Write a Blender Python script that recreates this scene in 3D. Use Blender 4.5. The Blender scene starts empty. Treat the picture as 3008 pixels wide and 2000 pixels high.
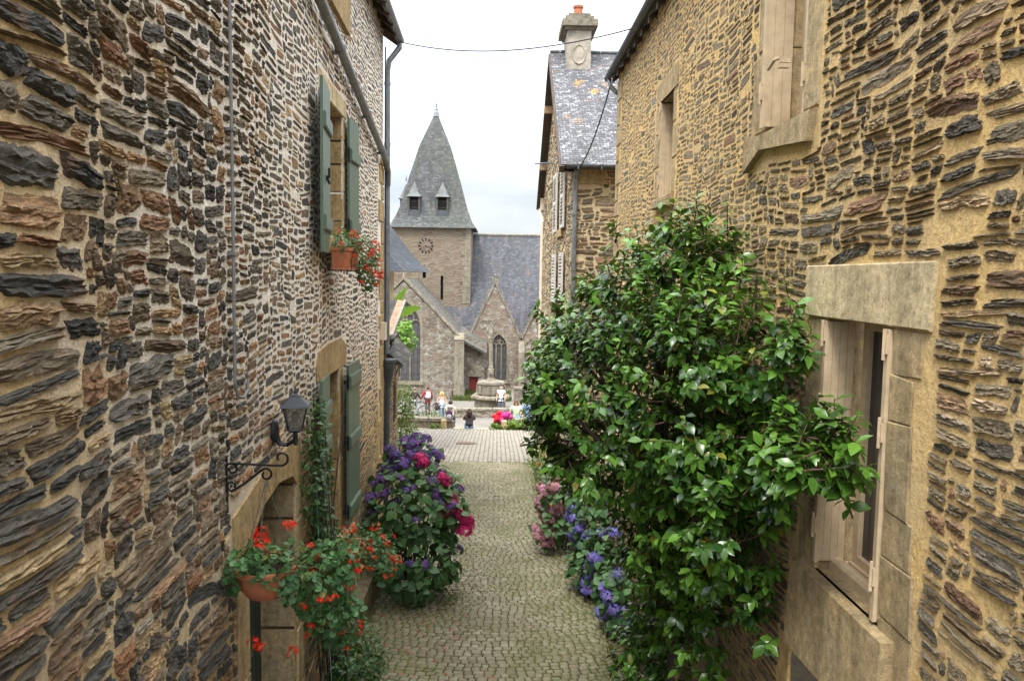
import bpy, math, random
import numpy as np
from mathutils import Vector
from mathutils.geometry import tessellate_polygon

SC = bpy.context.scene
COL = SC.collection
R = math.radians

# ------------------------------------------------------------------ camera
cd = bpy.data.cameras.new("camera")
cam = bpy.data.objects.new("camera", cd)
COL.objects.link(cam)
YAW, PITCH, ROLL = 0.01926, 0.08433, -0.016
_f = Vector((math.sin(YAW) * math.cos(PITCH), math.cos(YAW) * math.cos(PITCH), -math.sin(PITCH)))
_r = Vector((math.cos(YAW), -math.sin(YAW), 0))
_u = _r.cross(_f)
_R = _r * math.cos(ROLL) - _u * math.sin(ROLL) * 1.0
_U = _u * math.cos(ROLL) + _r * math.sin(ROLL)
from mathutils import Matrix
cam.matrix_world = Matrix(((_R.x, _U.x, -_f.x, 0), (_R.y, _U.y, -_f.y, 0), (_R.z, _U.z, -_f.z, 0), (0, 0, 0, 1)))
cd.sensor_width = 36.0
cd.lens = 1780.0 / 2358.4 * 36.0
cd.clip_start = 0.05
cd.clip_end = 2000
SC.camera = cam

# ------------------------------------------------------------------ sky, sun, exposure
SUN_EL, SUN_AZ = R(58), R(205)           # high, soft, behind and left of the lane
w = bpy.data.worlds.new("World")
SC.world = w
w.use_nodes = True
nt = w.node_tree
nt.nodes.clear()
def wn(t, **k):
    n = nt.nodes.new(t)
    for a, b in k.items():
        setattr(n, a, b)
    return n
out = wn("ShaderNodeOutputWorld")
bg_sky = wn("ShaderNodeBackground"); bg_sky.inputs[1].default_value = 0.12
sky = wn("ShaderNodeTexSky", sky_type='NISHITA'); sky.sun_disc = False
sky.sun_elevation = SUN_EL; sky.sun_rotation = SUN_AZ
nt.links.new(sky.outputs[0], bg_sky.inputs[0])
bg_cl = wn("ShaderNodeBackground"); bg_cl.inputs[1].default_value = 1.0
tc = wn("ShaderNodeTexCoord")
mp = wn("ShaderNodeMapping"); mp.inputs['Scale'].default_value = (3.0, 3.0, 9.0); mp.inputs['Location'].default_value = (.3, .1, .4)
nt.links.new(tc.outputs['Generated'], mp.inputs['Vector'])
nz = wn("ShaderNodeTexNoise"); nz.inputs['Scale'].default_value = 1.3; nz.inputs['Detail'].default_value = 7; nz.inputs['Roughness'].default_value = .55
nt.links.new(mp.outputs[0], nz.inputs['Vector'])
cr = wn("ShaderNodeValToRGB")
cr.color_ramp.elements[0].position = .40; cr.color_ramp.elements[0].color = (.66, .71, .79, 1)
cr.color_ramp.elements[1].position = .70; cr.color_ramp.elements[1].color = (1.0, .985, .955, 1)
nt.links.new(nz.outputs[0], cr.inputs[0])
sx = wn("ShaderNodeSeparateXYZ"); nt.links.new(tc.outputs['Generated'], sx.inputs[0])
mr = wn("ShaderNodeMapRange"); mr.inputs[1].default_value = 0.1; mr.inputs[2].default_value = 0.95
mr.inputs[3].default_value = 0.335; mr.inputs[4].default_value = 2.8
nt.links.new(sx.outputs[2], mr.inputs[0])
vm = wn("ShaderNodeVectorMath", operation='SCALE')
nt.links.new(cr.outputs[0], vm.inputs[0]); nt.links.new(mr.outputs[0], vm.inputs['Scale'])
nt.links.new(vm.outputs[0], bg_cl.inputs[0])
mx = wn("ShaderNodeMixShader"); mx.inputs[0].default_value = .88
nt.links.new(bg_sky.outputs[0], mx.inputs[1]); nt.links.new(bg_cl.outputs[0], mx.inputs[2])
nt.links.new(mx.outputs[0], out.inputs[0])

sd = bpy.data.lights.new("sun", 'SUN'); sd.energy = 1.3; sd.angle = R(14); sd.color = (1, .96, .9)
so = bpy.data.objects.new("sun", sd); COL.objects.link(so)
_d = Vector((math.sin(SUN_AZ) * math.cos(SUN_EL), math.cos(SUN_AZ) * math.cos(SUN_EL), math.sin(SUN_EL)))
so.rotation_euler = (-_d).to_track_quat('-Z', 'Y').to_euler()
so.location = (0, -5, 30)

SC.view_settings.view_transform = 'Standard'
SC.view_settings.look = 'None'
SC.view_settings.gamma = 1.0
SC.view_settings.use_curve_mapping = False
SC.view_settings.exposure = 1.55
SC.render.engine = 'CYCLES'
SC.cycles.use_denoising = True
SC.cycles.max_bounces = 8
SC.cycles.diffuse_bounces = 4

# ------------------------------------------------------------------ helpers
rng = np.random.default_rng(7)
random.seed(7)

def tag(o, label=None, cat=None, group=None, kind=None):
    if label: o['label'] = label
    if cat: o['category'] = cat
    if group: o['group'] = group
    if kind: o['kind'] = kind
    return o

def empty(name, loc, label, cat, rz=0, group=None):
    o = bpy.data.objects.new(name, None)
    COL.objects.link(o)
    o.location = loc; o.rotation_euler = (0, 0, rz)
    o.empty_display_size = .2
    return tag(o, label, cat, group)

def npmesh(name, V, groups, mats, parent=None, tone=None, smooth=False, mati=None, uv=None):
    """V (n,3); groups: list of int arrays (m,k)"""
    V = np.asarray(V, np.float32)
    if parent is not None:
        wp = np.array(wloc(parent), np.float32)
        V = V - wp
    me = bpy.data.meshes.new(name)
    me.vertices.add(len(V)); me.vertices.foreach_set('co', V.ravel())
    groups = [np.asarray(g, np.int32) for g in groups if len(g)]
    loops = np.concatenate([g.ravel() for g in groups])
    tot = np.concatenate([np.full(len(g), g.shape[1], np.int32) for g in groups])
    st = np.concatenate(([0], np.cumsum(tot)[:-1])).astype(np.int32)
    me.loops.add(len(loops)); me.loops.foreach_set('vertex_index', loops)
    me.polygons.add(len(tot)); me.polygons.foreach_set('loop_start', st); me.polygons.foreach_set('loop_total', tot)
    if mati is not None: me.polygons.foreach_set('material_index', np.asarray(mati, np.int32))
    me.update(calc_edges=True)
    me.polygons.foreach_set('use_smooth', np.full(len(tot), bool(smooth)))
    if tone is not None:
        a = me.color_attributes.new('tone', 'FLOAT_COLOR', 'POINT')
        t = np.ones((len(V), 4), np.float32); t[:, :tone.shape[1]] = tone
        a.data.foreach_set('color', t.ravel())
    if uv is not None:
        l = me.uv_layers.new(name='UVMap'); l.data.foreach_set('uv', np.asarray(uv, np.float32).ravel())
    me.validate()
    o = bpy.data.objects.new(name, me); COL.objects.link(o)
    for m in (mats if isinstance(mats, (list, tuple)) else [mats]): me.materials.append(m)
    if parent is not None: o.parent = parent
    return o

def wloc(o):
    v = Vector((0, 0, 0))
    while o is not None:
        v = v + o.location; o = o.parent
    return v

class MB:
    """collects polygons in world metres and links them as ONE mesh with metre-scaled UVs"""
    def __init__(s): s.v = []; s.f = []; s.m = []; s.mi = 0
    def add(s, vs, fs):
        b = len(s.v); s.v += [tuple(map(float, p)) for p in vs]
        for f in fs: s.f.append([b + i for i in f]); s.m.append(s.mi)
        return s
    def quad(s, a, b, c, d): return s.add([a, b, c, d], [(0, 1, 2, 3)])
    def poly(s, pts): return s.add(pts, [tuple(range(len(pts)))])
    def hexa(s, p):  # 8 corners: bottom 4, top 4
        return s.add(p, [(3, 2, 1, 0), (4, 5, 6, 7), (0, 1, 5, 4), (1, 2, 6, 5), (2, 3, 7, 6), (3, 0, 4, 7)])
    def box(s, x0, x1, y0, y1, z0, z1):
        return s.hexa([(x0, y0, z0), (x1, y0, z0), (x1, y1, z0), (x0, y1, z0), (x0, y0, z1), (x1, y0, z1), (x1, y1, z1), (x0, y1, z1)])
    def slab(s, quad, t):
        """quad of 4 points (counter-clockwise from above) thickened downward along its normal by t"""
        a, b, c, d = [Vector(q) for q in quad]
        n = (b - a).cross(d - a).normalized()
        return s.hexa([a - n * t, b - n * t, c - n * t, d - n * t, a, b, c, d])
    def tube(s, pts, r, n=8, cap=True):
        pts = [Vector(p) for p in pts]; rs = r if isinstance(r, (list, tuple)) else [r] * len(pts)
        rings = []; up = None
        for i, p in enumerate(pts):
            d = (pts[min(i + 1, len(pts) - 1)] - pts[max(i - 1, 0)])
            if d.length < 1e-9: d = Vector((0, 0, 1))
            d.normalize()
            if up is None:
                up = Vector((0, 0, 1)) if abs(d.z) < .9 else Vector((1, 0, 0))
            x = up - d * up.dot(d)
            if x.length < 1e-6: x = d.orthogonal()
            x.normalize(); up = x; y = d.cross(x)
            rings.append([p + (x * math.cos(2 * math.pi * k / n) + y * math.sin(2 * math.pi * k / n)) * rs[i] for k in range(n)])
        vs = [q for g in rings for q in g]; fs = []
        for i in range(len(rings) - 1):
            for k in range(n):
                fs.append((i * n + k, i * n + (k + 1) % n, (i + 1) * n + (k + 1) % n, (i + 1) * n + k))
        if cap:
            fs.append(tuple(range(n - 1, -1, -1))); fs.append(tuple((len(rings) - 1) * n + k for k in range(n)))
        return s.add(vs, fs)
    def lathe(s, prof, c, n=20, a0=0.0):
        vs = []; fs = []
        for (r, z) in prof:
            for k in range(n):
                a = a0 + 2 * math.pi * k / n
                vs.append((c[0] + r * math.cos(a), c[1] + r * math.sin(a), c[2] + z))
        for i in range(len(prof) - 1):
            for k in range(n):
                fs.append((i * n + k, i * n + (k + 1) % n, (i + 1) * n + (k + 1) % n, (i + 1) * n + k))
        fs.append(tuple(range(n - 1, -1, -1))); fs.append(tuple((len(prof) - 1) * n + k for k in range(n)))
        return s.add(vs, fs)
    def ball(s, c, r, n=12, m=8):
        rx, ry, rz = r if isinstance(r, (list, tuple)) else (r, r, r)
        vs = [(c[0], c[1], c[2] - rz)]; fs = []
        for i in range(1, m):
            t = -math.pi / 2 + math.pi * i / m
            for k in range(n):
                a = 2 * math.pi * k / n
                vs.append((c[0] + rx * math.cos(t) * math.cos(a), c[1] + ry * math.cos(t) * math.sin(a), c[2] + rz * math.sin(t)))
        vs.append((c[0], c[1], c[2] + rz)); L = len(vs) - 1
        for k in range(n): fs.append((0, 1 + (k + 1) % n, 1 + k)); fs.append((L, 1 + (m - 2) * n + k, 1 + (m - 2) * n + (k + 1) % n))
        for i in range(m - 2):
            for k in range(n):
                fs.append((1 + i * n + k, 1 + i * n + (k + 1) % n, 1 + (i + 1) * n + (k + 1) % n, 1 + (i + 1) * n + k))
        return s.add(vs, fs)
    def wall(s, outer, holes, P, depth=0.0, P2=None):
        """planar wall with holes; outer/holes in (u,v); P(u,v,w) maps to world; hole edges run back by depth"""
        polys = [[Vector((a, b, 0)) for a, b in outer]] + [[Vector((a, b, 0)) for a, b in h] for h in holes]
        flat = [p for q in polys for p in q]
        tris = tessellate_polygon(polys)
        s.add([P(p.x, p.y, 0) for p in flat], [tuple(t) for t in tris])
        if depth:
            for h in holes:
                for i in range(len(h)):
                    a, b = h[i], h[(i + 1) % len(h)]
                    s.quad(P(a[0], a[1], 0), P(b[0], b[1], 0), P(b[0], b[1], -depth), P(a[0], a[1], -depth))
        return s
    def build(s, name, mats, parent=None, smooth=False, fix=True, ang=None):
        wp = wloc(parent) if parent is not None else Vector((0, 0, 0))
        me = bpy.data.meshes.new(name)
        me.from_pydata([(p[0] - wp.x, p[1] - wp.y, p[2] - wp.z) for p in s.v], [], s.f)
        if any(s.m): me.polygons.foreach_set('material_index', s.m)
        if fix:
            import bmesh
            b = bmesh.new(); b.from_mesh(me); bmesh.ops.recalc_face_normals(b, faces=b.faces); b.to_mesh(me); b.free()
        uvl = me.uv_layers.new(name='UVMap')
        uv = []
        for p in me.polygons:
            n = p.normal
            t = Vector((0, 0, 1)).cross(n)
            if t.length < .05: t = Vector((1, 0, 0)) - n * n.x
            t.normalize(); b_ = n.cross(t)
            for vi in p.vertices:
                co = me.vertices[vi].co
                uv += [co.dot(t), co.dot(b_)]
        uvl.data.foreach_set('uv', uv)
        if smooth: me.polygons.foreach_set('use_smooth', [True] * len(me.polygons))
        o = bpy.data.objects.new(name, me); COL.objects.link(o)
        for m in (mats if isinstance(mats, (list, tuple)) else [mats]): me.materials.append(m)
        if parent is not None: o.parent = parent
        if ang:
            try: me.set_sharp_from_angle(angle=R(ang))
            except Exception: pass
        return o

def copy_tree(o, parent=None):
    c = o.copy(); COL.objects.link(c); c.parent = parent
    for ch in list(o.children): copy_tree(ch, c)
    return c

def frames(axis, nrm):
    """orthonormal frames (n,3,3) with columns axis, side, normal"""
    a = axis / np.maximum(np.linalg.norm(axis, axis=1, keepdims=True), 1e-9)
    n = nrm - a * np.sum(nrm * a, axis=1, keepdims=True)
    n /= np.maximum(np.linalg.norm(n, axis=1, keepdims=True), 1e-9)
    b = np.cross(n, a)
    return np.stack([a, b, n], axis=2)

def scatter(name, tv, tg, pos, fr, scale, mats, parent=None, tone=None, smooth=True, jitter=0):
    """many copies of one small template (leaves, petals, setts) as one mesh"""
    tv = np.asarray(tv, float); n = len(pos); k = len(tv)
    sc = np.asarray(scale, float)
    if sc.ndim == 1: sc = sc[:, None] * np.ones((1, 3))
    L = tv[None] * sc[:, None, :]
    if jitter: L = L + rng.normal(0, jitter, L.shape) * sc[:, None, :]
    V = np.einsum('nij,nkj->nki', fr, L) + pos[:, None, :]
    off = (np.arange(n) * k)[:, None, None]
    gs = [(np.asarray(g)[None] + off).reshape(-1, np.asarray(g).shape[1]) for g in tg]
    t = None
    if tone is not None: t = np.repeat(tone, k, axis=0)
    return npmesh(name, V.reshape(-1, 3), gs, mats, parent, t, smooth)

# ------------------------------------------------------------------ materials
def newmat(name):
    m = bpy.data.materials.new(name); m.use_nodes = True
    t = m.node_tree; b = t.nodes['Principled BSDF']
    return m, t, b
def nd(t, ty, ins=None, **k):
    n = t.nodes.new(ty)
    for a, b in k.items(): setattr(n, a, b)
    for a, b in (ins or {}).items():
        s = n.inputs[a]
        if isinstance(b, bpy.types.NodeSocket): t.links.new(b, s)
        else: s.default_value = b
    return n
def ramp(t, fac, stops, interp='LINEAR'):
    n = t.nodes.new('ShaderNodeValToRGB'); n.color_ramp.interpolation = interp
    e = n.color_ramp.elements
    while len(e) < len(stops): e.new(.5)
    for i, (p, c) in enumerate(stops):
        e[i].position = p; e[i].color = (c[0], c[1], c[2], 1) if not isinstance(c, (int, float)) else (c, c, c, 1)
    t.links.new(fac, n.inputs[0]); return n.outputs[0]
def mixc(t, fac, a, b, mode='MIX'):
    n = t.nodes.new('ShaderNodeMix'); n.data_type = 'RGBA'; n.blend_type = mode
    for i, v in ((0, fac), (6, a), (7, b)):
        if isinstance(v, bpy.types.NodeSocket): t.links.new(v, n.inputs[i])
        elif isinstance(v, (int, float)) and i == 0: n.inputs[0].default_value = v
        else: n.inputs[i].default_value = (v[0], v[1], v[2], 1) if not isinstance(v, (int, float)) else (v, v, v, 1)
    return n.outputs[2]
def coords(t, scale=(1, 1, 1), src='Object', rot=(0, 0, 0)):
    if src == 'Object': vec = t.nodes.new('ShaderNodeNewGeometry').outputs['Position']      # metres in the place itself
    else: vec = t.nodes.new('ShaderNodeTexCoord').outputs[src]
    return nd(t, 'ShaderNodeMapping', {'Vector': vec, 'Scale': scale, 'Rotation': rot}).outputs[0]
def noise(t, vec, scale, detail=4, rough=.55, dist=0):
    return nd(t, 'ShaderNodeTexNoise', {'Vector': vec, 'Scale': scale, 'Detail': detail, 'Roughness': rough, 'Distortion': dist}).outputs[0]
def voro(t, vec, scale, feature='F1', o='Distance'):
    return nd(t, 'ShaderNodeTexVoronoi', {'Vector': vec, 'Scale': scale}, feature=feature).outputs[o]
def bump(t, b, h, strength=.5, dist=.01, normal=None):
    n = nd(t, 'ShaderNodeBump', {'Height': h, 'Strength': strength, 'Distance': dist})
    if normal is not None: t.links.new(normal, n.inputs['Normal'])
    t.links.new(n.outputs[0], b.inputs['Normal']); return n.outputs[0]
def attr(t, name='tone'):
    a = nd(t, 'ShaderNodeAttribute', attribute_name=name)
    s = nd(t, 'ShaderNodeSeparateColor', {'Color': a.outputs['Color']})
    return s.outputs
def mathn(t, op, a, b=None):
    n = t.nodes.new('ShaderNodeMath'); n.operation = op
    for i, v in ((0, a), (1, b)):
        if v is None: continue
        if isinstance(v, bpy.types.NodeSocket): t.links.new(v, n.inputs[i])
        else: n.inputs[i].default_value = v
    return n.outputs[0]

def schist(name, stops, rough=.8, long_axis='Y'):
    """laminated field stone: tone.r picks the stone's own colour, tone.g its lightness"""
    m, t, b = newmat(name)
    T = attr(t)
    sc = (1, .22, 1) if long_axis == 'Y' else (.22, 1, 1)
    v = coords(t, sc)
    v1 = coords(t)
    base = ramp(t, T[0], stops, 'LINEAR')
    lam = noise(t, v, 38, 6, .7, 1.1)
    grain = noise(t, v1, 120, 4, .7)
    big = noise(t, v1, 5, 4, .6)
    lam2 = noise(t, v, 120, 4, .7, .4)
    c = mixc(t, 1, base, ramp(t, lam, [(.30, .45), (.5, .95), (.70, 1.6)]), 'MULTIPLY')
    c = mixc(t, 1, c, ramp(t, lam2, [(.3, .7), (.5, 1), (.7, 1.4)]), 'MULTIPLY')
    c = mixc(t, 1, c, ramp(t, grain, [(.3, .6), (.7, 1.4)]), 'MULTIPLY')
    g = mathn(t, 'MULTIPLY_ADD', T[1], .9); g.node.inputs[2].default_value = .7
    c = mixc(t, 1, c, nd(t, 'ShaderNodeCombineXYZ', {0: g, 1: g, 2: g}).outputs[0], 'MULTIPLY')
    c = mixc(t, ramp(t, big, [(.56, 0), (.70, .55)]), c, (.17, .085, .04))            # rust
    li = noise(t, v1, 23, 5, .7)
    c = mixc(t, ramp(t, li, [(.66, 0), (.74, .6)]), c, (.24, .23, .19))               # pale lichen
    t.links.new(c, b.inputs['Base Color'])
    b.inputs['Roughness'].default_value = rough
    b.inputs['Specular IOR Level'].default_value = .35
    h = mathn(t, 'ADD', mathn(t, 'ADD', mathn(t, 'MULTIPLY', lam, 1.0), mathn(t, 'MULTIPLY', lam2, .6)), mathn(t, 'MULTIPLY', grain, .3))
    bump(t, b, h, 1.0, .022)
    return m

def mortar(name, ca, cb, cc=None, zsplit=None, moss=0.0):
    m, t, b = newmat(name)
    v = coords(t)
    n1 = noise(t, v, 2.2, 5, .6); n2 = noise(t, v, 55, 6, .7); n3 = noise(t, v, 11, 4, .6)
    c = mixc(t, ramp(t, n1, [(.38, 0), (.62, 1)]), ca, cb)
    if cc is not None:                                          # re-pointed upper part: paler lime
        s = nd(t, 'ShaderNodeSeparateXYZ', {0: v})
        k = mathn(t, 'ADD', s.outputs[1], mathn(t, 'MULTIPLY', n1, 2.2))
        zz = mathn(t, 'ADD', s.outputs[2], mathn(t, 'MULTIPLY', n3, 1.4))
        f = mathn(t, 'MULTIPLY', ramp(t, nd(t, 'ShaderNodeMapRange', {0: k, 1: zsplit[0], 2: zsplit[1]}).outputs[0], [(0, 0), (1, 1)]),
                  ramp(t, nd(t, 'ShaderNodeMapRange', {0: zz, 1: zsplit[2], 2: zsplit[3]}).outputs[0], [(0, 0), (1, 1)]))
        c = mixc(t, f, c, cc)
    c = mixc(t, 1, c, ramp(t, n2, [(.25, .62), (.6, 1.12)]), 'MULTIPLY')
    c = mixc(t, ramp(t, n3, [(.58, 0), (.75, .45)]), c, (.12, .09, .055))
    if moss:
        s = nd(t, 'ShaderNodeSeparateXYZ', {0: v})
        zz = mathn(t, 'ADD', s.outputs[2], mathn(t, 'MULTIPLY', n3, 1.2))
        c = mixc(t, mathn(t, 'MULTIPLY', ramp(t, nd(t, 'ShaderNodeMapRange', {0: zz, 1: -3.2, 2: -1.6}).outputs[0], [(0, 1), (1, 0)]), moss), c, (.10, .085, .035))
    t.links.new(c, b.inputs['Base Color']); b.inputs['Roughness'].default_value = .95
    b.inputs['Specular IOR Level'].default_value = .15
    h = mathn(t, 'ADD', mathn(t, 'MULTIPLY', n3, 1.6), n2)
    bump(t, b, h, .9, .022)
    return m

def granite(name, c0, c1, lichen=.35, moss=.25, scale=1.0, bd=.008):
    m, t, b = newmat(name)
    v = coords(t)
    n1 = noise(t, v, 3 * scale, 4, .6); sp = noise(t, v, 95 * scale, 5, .85); n3 = noise(t, v, 17 * scale, 5, .65)
    c = mixc(t, ramp(t, n1, [(.35, 0), (.65, 1)]), c0, c1)
    c = mixc(t, 1, c, ramp(t, sp, [(.3, .55), (.5, 1), (.7, 1.3)]), 'MULTIPLY')
    c = mixc(t, 1, c, ramp(t, n3, [(.25, .55), (.6, 1.12)]), 'MULTIPLY')
    c = mixc(t, 1, c, ramp(t, noise(t, coords(t, (3, 3, .5)), 2.2 * scale, 5, .65), [(.35, .68), (.6, 1.08)]), 'MULTIPLY')      # rain streaks
    c = mixc(t, ramp(t, noise(t, v, 7 * scale, 6, .7), [(.56, 0), (.72, lichen)]), c, (.36, .33, .25))
    c = mixc(t, ramp(t, noise(t, v, 4.1 * scale, 6, .7), [(.55, 0), (.74, moss)]), c, (.11, .11, .045))
    t.links.new(c, b.inputs['Base Color']); b.inputs['Roughness'].default_value = .9
    b.inputs['Specular IOR Level'].default_value = .2
    bump(t, b, mathn(t, 'ADD', mathn(t, 'MULTIPLY', n3, 1.2), mathn(t, 'MULTIPLY', sp, .6)), .9, bd)
    return m

def plain(name, col, rough=.5, metal=0, var=.15, scale=12, bumpd=.002, spec=.5, dirt=None):
    m, t, b = newmat(name)
    v = coords(t)
    n1 = noise(t, v, scale, 5, .65)
    c = mixc(t, 1, col, ramp(t, n1, [(.25, 1 - var * 1.6), (.75, 1 + var)]), 'MULTIPLY')
    if dirt: c = mixc(t, ramp(t, noise(t, v, scale * .35, 6, .7), [(.5, 0), (.75, .7)]), c, dirt)
    t.links.new(c, b.inputs['Base Color'])
    b.inputs['Roughness'].default_value = rough; b.inputs['Metallic'].default_value = metal
    b.inputs['Specular IOR Level'].default_value = spec
    bump(t, b, n1, .4, bumpd)
    return m

def slate(name, ca, cb, bright=(.45, .45, .48), row=.11, wd=.2, lichen=0.0, pale=.75, streak=0.0, olive=0.0, spots=0.0):
    """slate courses laid along the roof slope (metre UVs)"""
    m, t, b = newmat(name)
    uv = coords(t, (1, 1, 1), 'UV'); ob = coords(t)
    br = nd(t, 'ShaderNodeTexBrick', {'Vector': uv, 'Color1': (0, 0, 0, 1), 'Color2': (1, 1, 1, 1), 'Mortar': (0, 0, 0, 1), 'Scale': 1.0,
                                      'Mortar Size': .006, 'Mortar Smooth': .2, 'Bias': 0, 'Brick Width': wd, 'Row Height': row})
    br.offset = .5
    rnd = nd(t, 'ShaderNodeSeparateColor', {0: br.outputs['Color']}).outputs[0]
    n1 = noise(t, ob, 1.1, 5, .65); n2 = noise(t, ob, 30, 5, .7)
    c = mixc(t, ramp(t, n1, [(.35, 0), (.65, 1)]), ca, cb)
    c = mixc(t, 1, c, ramp(t, rnd, [(0, .7), (1, 1.3)]), 'MULTIPLY')
    c = mixc(t, ramp(t, rnd, [(pale, 0), (pale + .08, .8)]), c, bright)
    c = mixc(t, 1, c, ramp(t, n2, [(.25, .7), (.75, 1.25)]), 'MULTIPLY')
    if streak:
        st = noise(t, coords(t, (1.6, .10, 1), 'UV'), 2.0, 5, .6)
        c = mixc(t, ramp(t, st, [(.5, 0), (.68, streak)]), c, (.16, .13, .13))
    if olive:
        c = mixc(t, ramp(t, noise(t, ob, .45, 6, .7), [(.42, 0), (.66, olive)]), c, (.105, .112, .075))
    if spots: c = mixc(t, ramp(t, noise(t, ob, 9, 5, .75), [(.55, 0), (.63, spots)]), c, (.40, .395, .39))
    if lichen:
        c = mixc(t, ramp(t, noise(t, ob, 1.7, 6, .75), [(.60, 0), (.68, lichen)]), c, (.48, .24, .04))
    c = mixc(t, mathn(t, 'MULTIPLY', br.outputs['Fac'], .75), c, (.02, .02, .022))
    t.links.new(c, b.inputs['Base Color']); b.inputs['Roughness'].default_value = .8; b.inputs['Specular IOR Level'].default_value = .22
    hh = mathn(t, 'ADD', mathn(t, 'MULTIPLY', rnd, .6), mathn(t, 'SUBTRACT', mathn(t, 'MULTIPLY', n2, .4), br.outputs['Fac']))
    bump(t, b, hh, .8, .012)
    return m

def masonry(name, cols, mort, sx, sz, lichen=.5, white=(.62, .60, .55), gap=.06, dark=.35, tint=None, seed=0):
    """far rubble masonry read from metre UVs: squashed cells with joints and blotchy lichen"""
    m, t, b = newmat(name)
    uv = nd(t, 'ShaderNodeMapping', {'Vector': coords(t, (1, 1, 1), 'UV'), 'Scale': (sx, sz, 1), 'Location': (seed, seed * .7, 0)}).outputs[0]
    wob = nd(t, 'ShaderNodeVectorMath', {0: uv, 1: nd(t, 'ShaderNodeVectorMath', {0: nd(t, 'ShaderNodeTexNoise', {'Vector': uv, 'Scale': 1.5}).outputs['Color'], 1: (.5, .5, 0)}, operation='MULTIPLY').outputs[0]}, operation='ADD').outputs[0]
    vc = nd(t, 'ShaderNodeTexVoronoi', {'Vector': wob, 'Scale': 1.0, 'Randomness': .8})
    ve = nd(t, 'ShaderNodeTexVoronoi', {'Vector': wob, 'Scale': 1.0, 'Randomness': .8}, feature='DISTANCE_TO_EDGE')
    r = nd(t, 'ShaderNodeSeparateColor', {0: vc.outputs['Color']})
    ob = coords(t)
    c = ramp(t, r.outputs[0], cols)
    n2 = noise(t, ob, 14, 5, .7); big = noise(t, ob, .55, 6, .7); mid = noise(t, ob, 2.6, 6, .75)
    c = mixc(t, 1, c, ramp(t, n2, [(.25, .65), (.75, 1.3)]), 'MULTIPLY')
    c = mixc(t, ramp(t, ve.outputs['Distance'], [(0, 1), (gap, 0)]), c, mort)
    c = mixc(t, ramp(t, mid, [(.54, 0), (.66, lichen)]), c, white)
    c = mixc(t, ramp(t, noise(t, ob, 1.3, 6, .75), [(.55, 0), (.7, dark)]), c, (.09, .075, .055))
    if tint: c = mixc(t, ramp(t, big, [(.42, 0), (.62, .7)]), c, tint)
    t.links.new(c, b.inputs['Base Color']); b.inputs['Roughness'].default_value = .95
    b.inputs['Specular IOR Level'].default_value = .15
    h = mathn(t, 'ADD', mathn(t, 'MINIMUM', ve.outputs['Distance'], .15), mathn(t, 'MULTIPLY', n2, .12))
    bump(t, b, h, .9, .12)
    return m

def leafmat(name, dark, light, rough=.35, spec=.5, trans=.2, yellow=None):
    """tone.r = lightness of the leaf, tone.g = random"""
    m, t, b = newmat(name)
    T = attr(t)
    c = mixc(t, T[0], dark, light)
    if yellow: c = mixc(t, ramp(t, T[1], [(.965, 0), (.985, .8)]), c, yellow)
    v = coords(t)
    c = mixc(t, 1, c, ramp(t, noise(t, v, 60, 3, .6), [(.3, .8), (.7, 1.2)]), 'MULTIPLY')
    t.links.new(c, b.inputs['Base Color']); b.inputs['Roughness'].default_value = rough
    b.inputs['Specular IOR Level'].default_value = spec
    tr = nd(t, 'ShaderNodeBsdfTranslucent', {'Color': mixc(t, .5, c, (.16, .22, .03))})
    ms = nd(t, 'ShaderNodeMixShader', {0: trans, 1: b.outputs[0], 2: tr.outputs[0]})
    o = [n for n in t.nodes if n.type == 'OUTPUT_MATERIAL'][0]
    t.links.new(ms.outputs[0], o.inputs[0])
    return m

def petalmat(name, stops):
    m, t, b = newmat(name)
    T = attr(t)
    c = ramp(t, T[0], stops)
    t.links.new(c, b.inputs['Base Color']); b.inputs['Roughness'].default_value = .6
    b.inputs['Specular IOR Level'].default_value = .2
    tr = nd(t, 'ShaderNodeBsdfTranslucent', {'Color': c})
    ms = nd(t, 'ShaderNodeMixShader', {0: .25, 1: b.outputs[0], 2: tr.outputs[0]})
    o = [n for n in t.nodes if n.type == 'OUTPUT_MATERIAL'][0]
    t.links.new(ms.outputs[0], o.inputs[0])
    return m

def glassmat(name, col, rough=.12):
    m, t, b = newmat(name)
    v = coords(t)
    c = mixc(t, ramp(t, noise(t, v, 4, 4, .6), [(.3, 0), (.7, 1)]), col, tuple(x * 1.8 for x in col))
    t.links.new(c, b.inputs['Base Color']); b.inputs['Roughness'].default_value = rough
    b.inputs['Specular IOR Level'].default_value = .6
    return m

M = {}
M['schist_left'] = schist('schist_left', [(0, (.056, .053, .045)), (.22, (.090, .081, .063)), (.42, (.14, .113, .073)), (.58, (.175, .118, .067)), (.72, (.22, .108, .048)), (.85, (.31, .215, .11)), (.94, (.38, .28, .145)), (1, (.21, .20, .18))])
M['schist_right'] = schist('schist_right', [(0, (.082, .073, .057)), (.3, (.14, .118, .082)), (.5, (.20, .16, .098)), (.7, (.23, .175, .10)), (.85, (.19, .105, .058)), (.95, (.32, .23, .125)), (1, (.21, .195, .165))])
M['schist_across'] = schist('schist_across', [(0, (.07, .065, .055)), (.3, (.13, .11, .08)), (.6, (.18, .14, .09)), (.8, (.17, .095, .06)), (1, (.27, .21, .13))], long_axis='X')
M['mortar_left'] = mortar('mortar_left', (.62, .45, .21), (.48, .33, .15), (.80, .73, .62), (3.6, 5.6, -1.9, .0), moss=.5)
M['mortar_right'] = mortar('mortar_right', (.70, .48, .20), (.62, .45, .22), moss=.7)
M['mortar_pale'] = mortar('mortar_pale', (.55, .45, .28), (.47, .37, .22))
M['granite_warm'] = granite('granite_warm', (.46, .32, .145), (.36, .26, .13), .35, .35, 1.0, .014)
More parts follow.
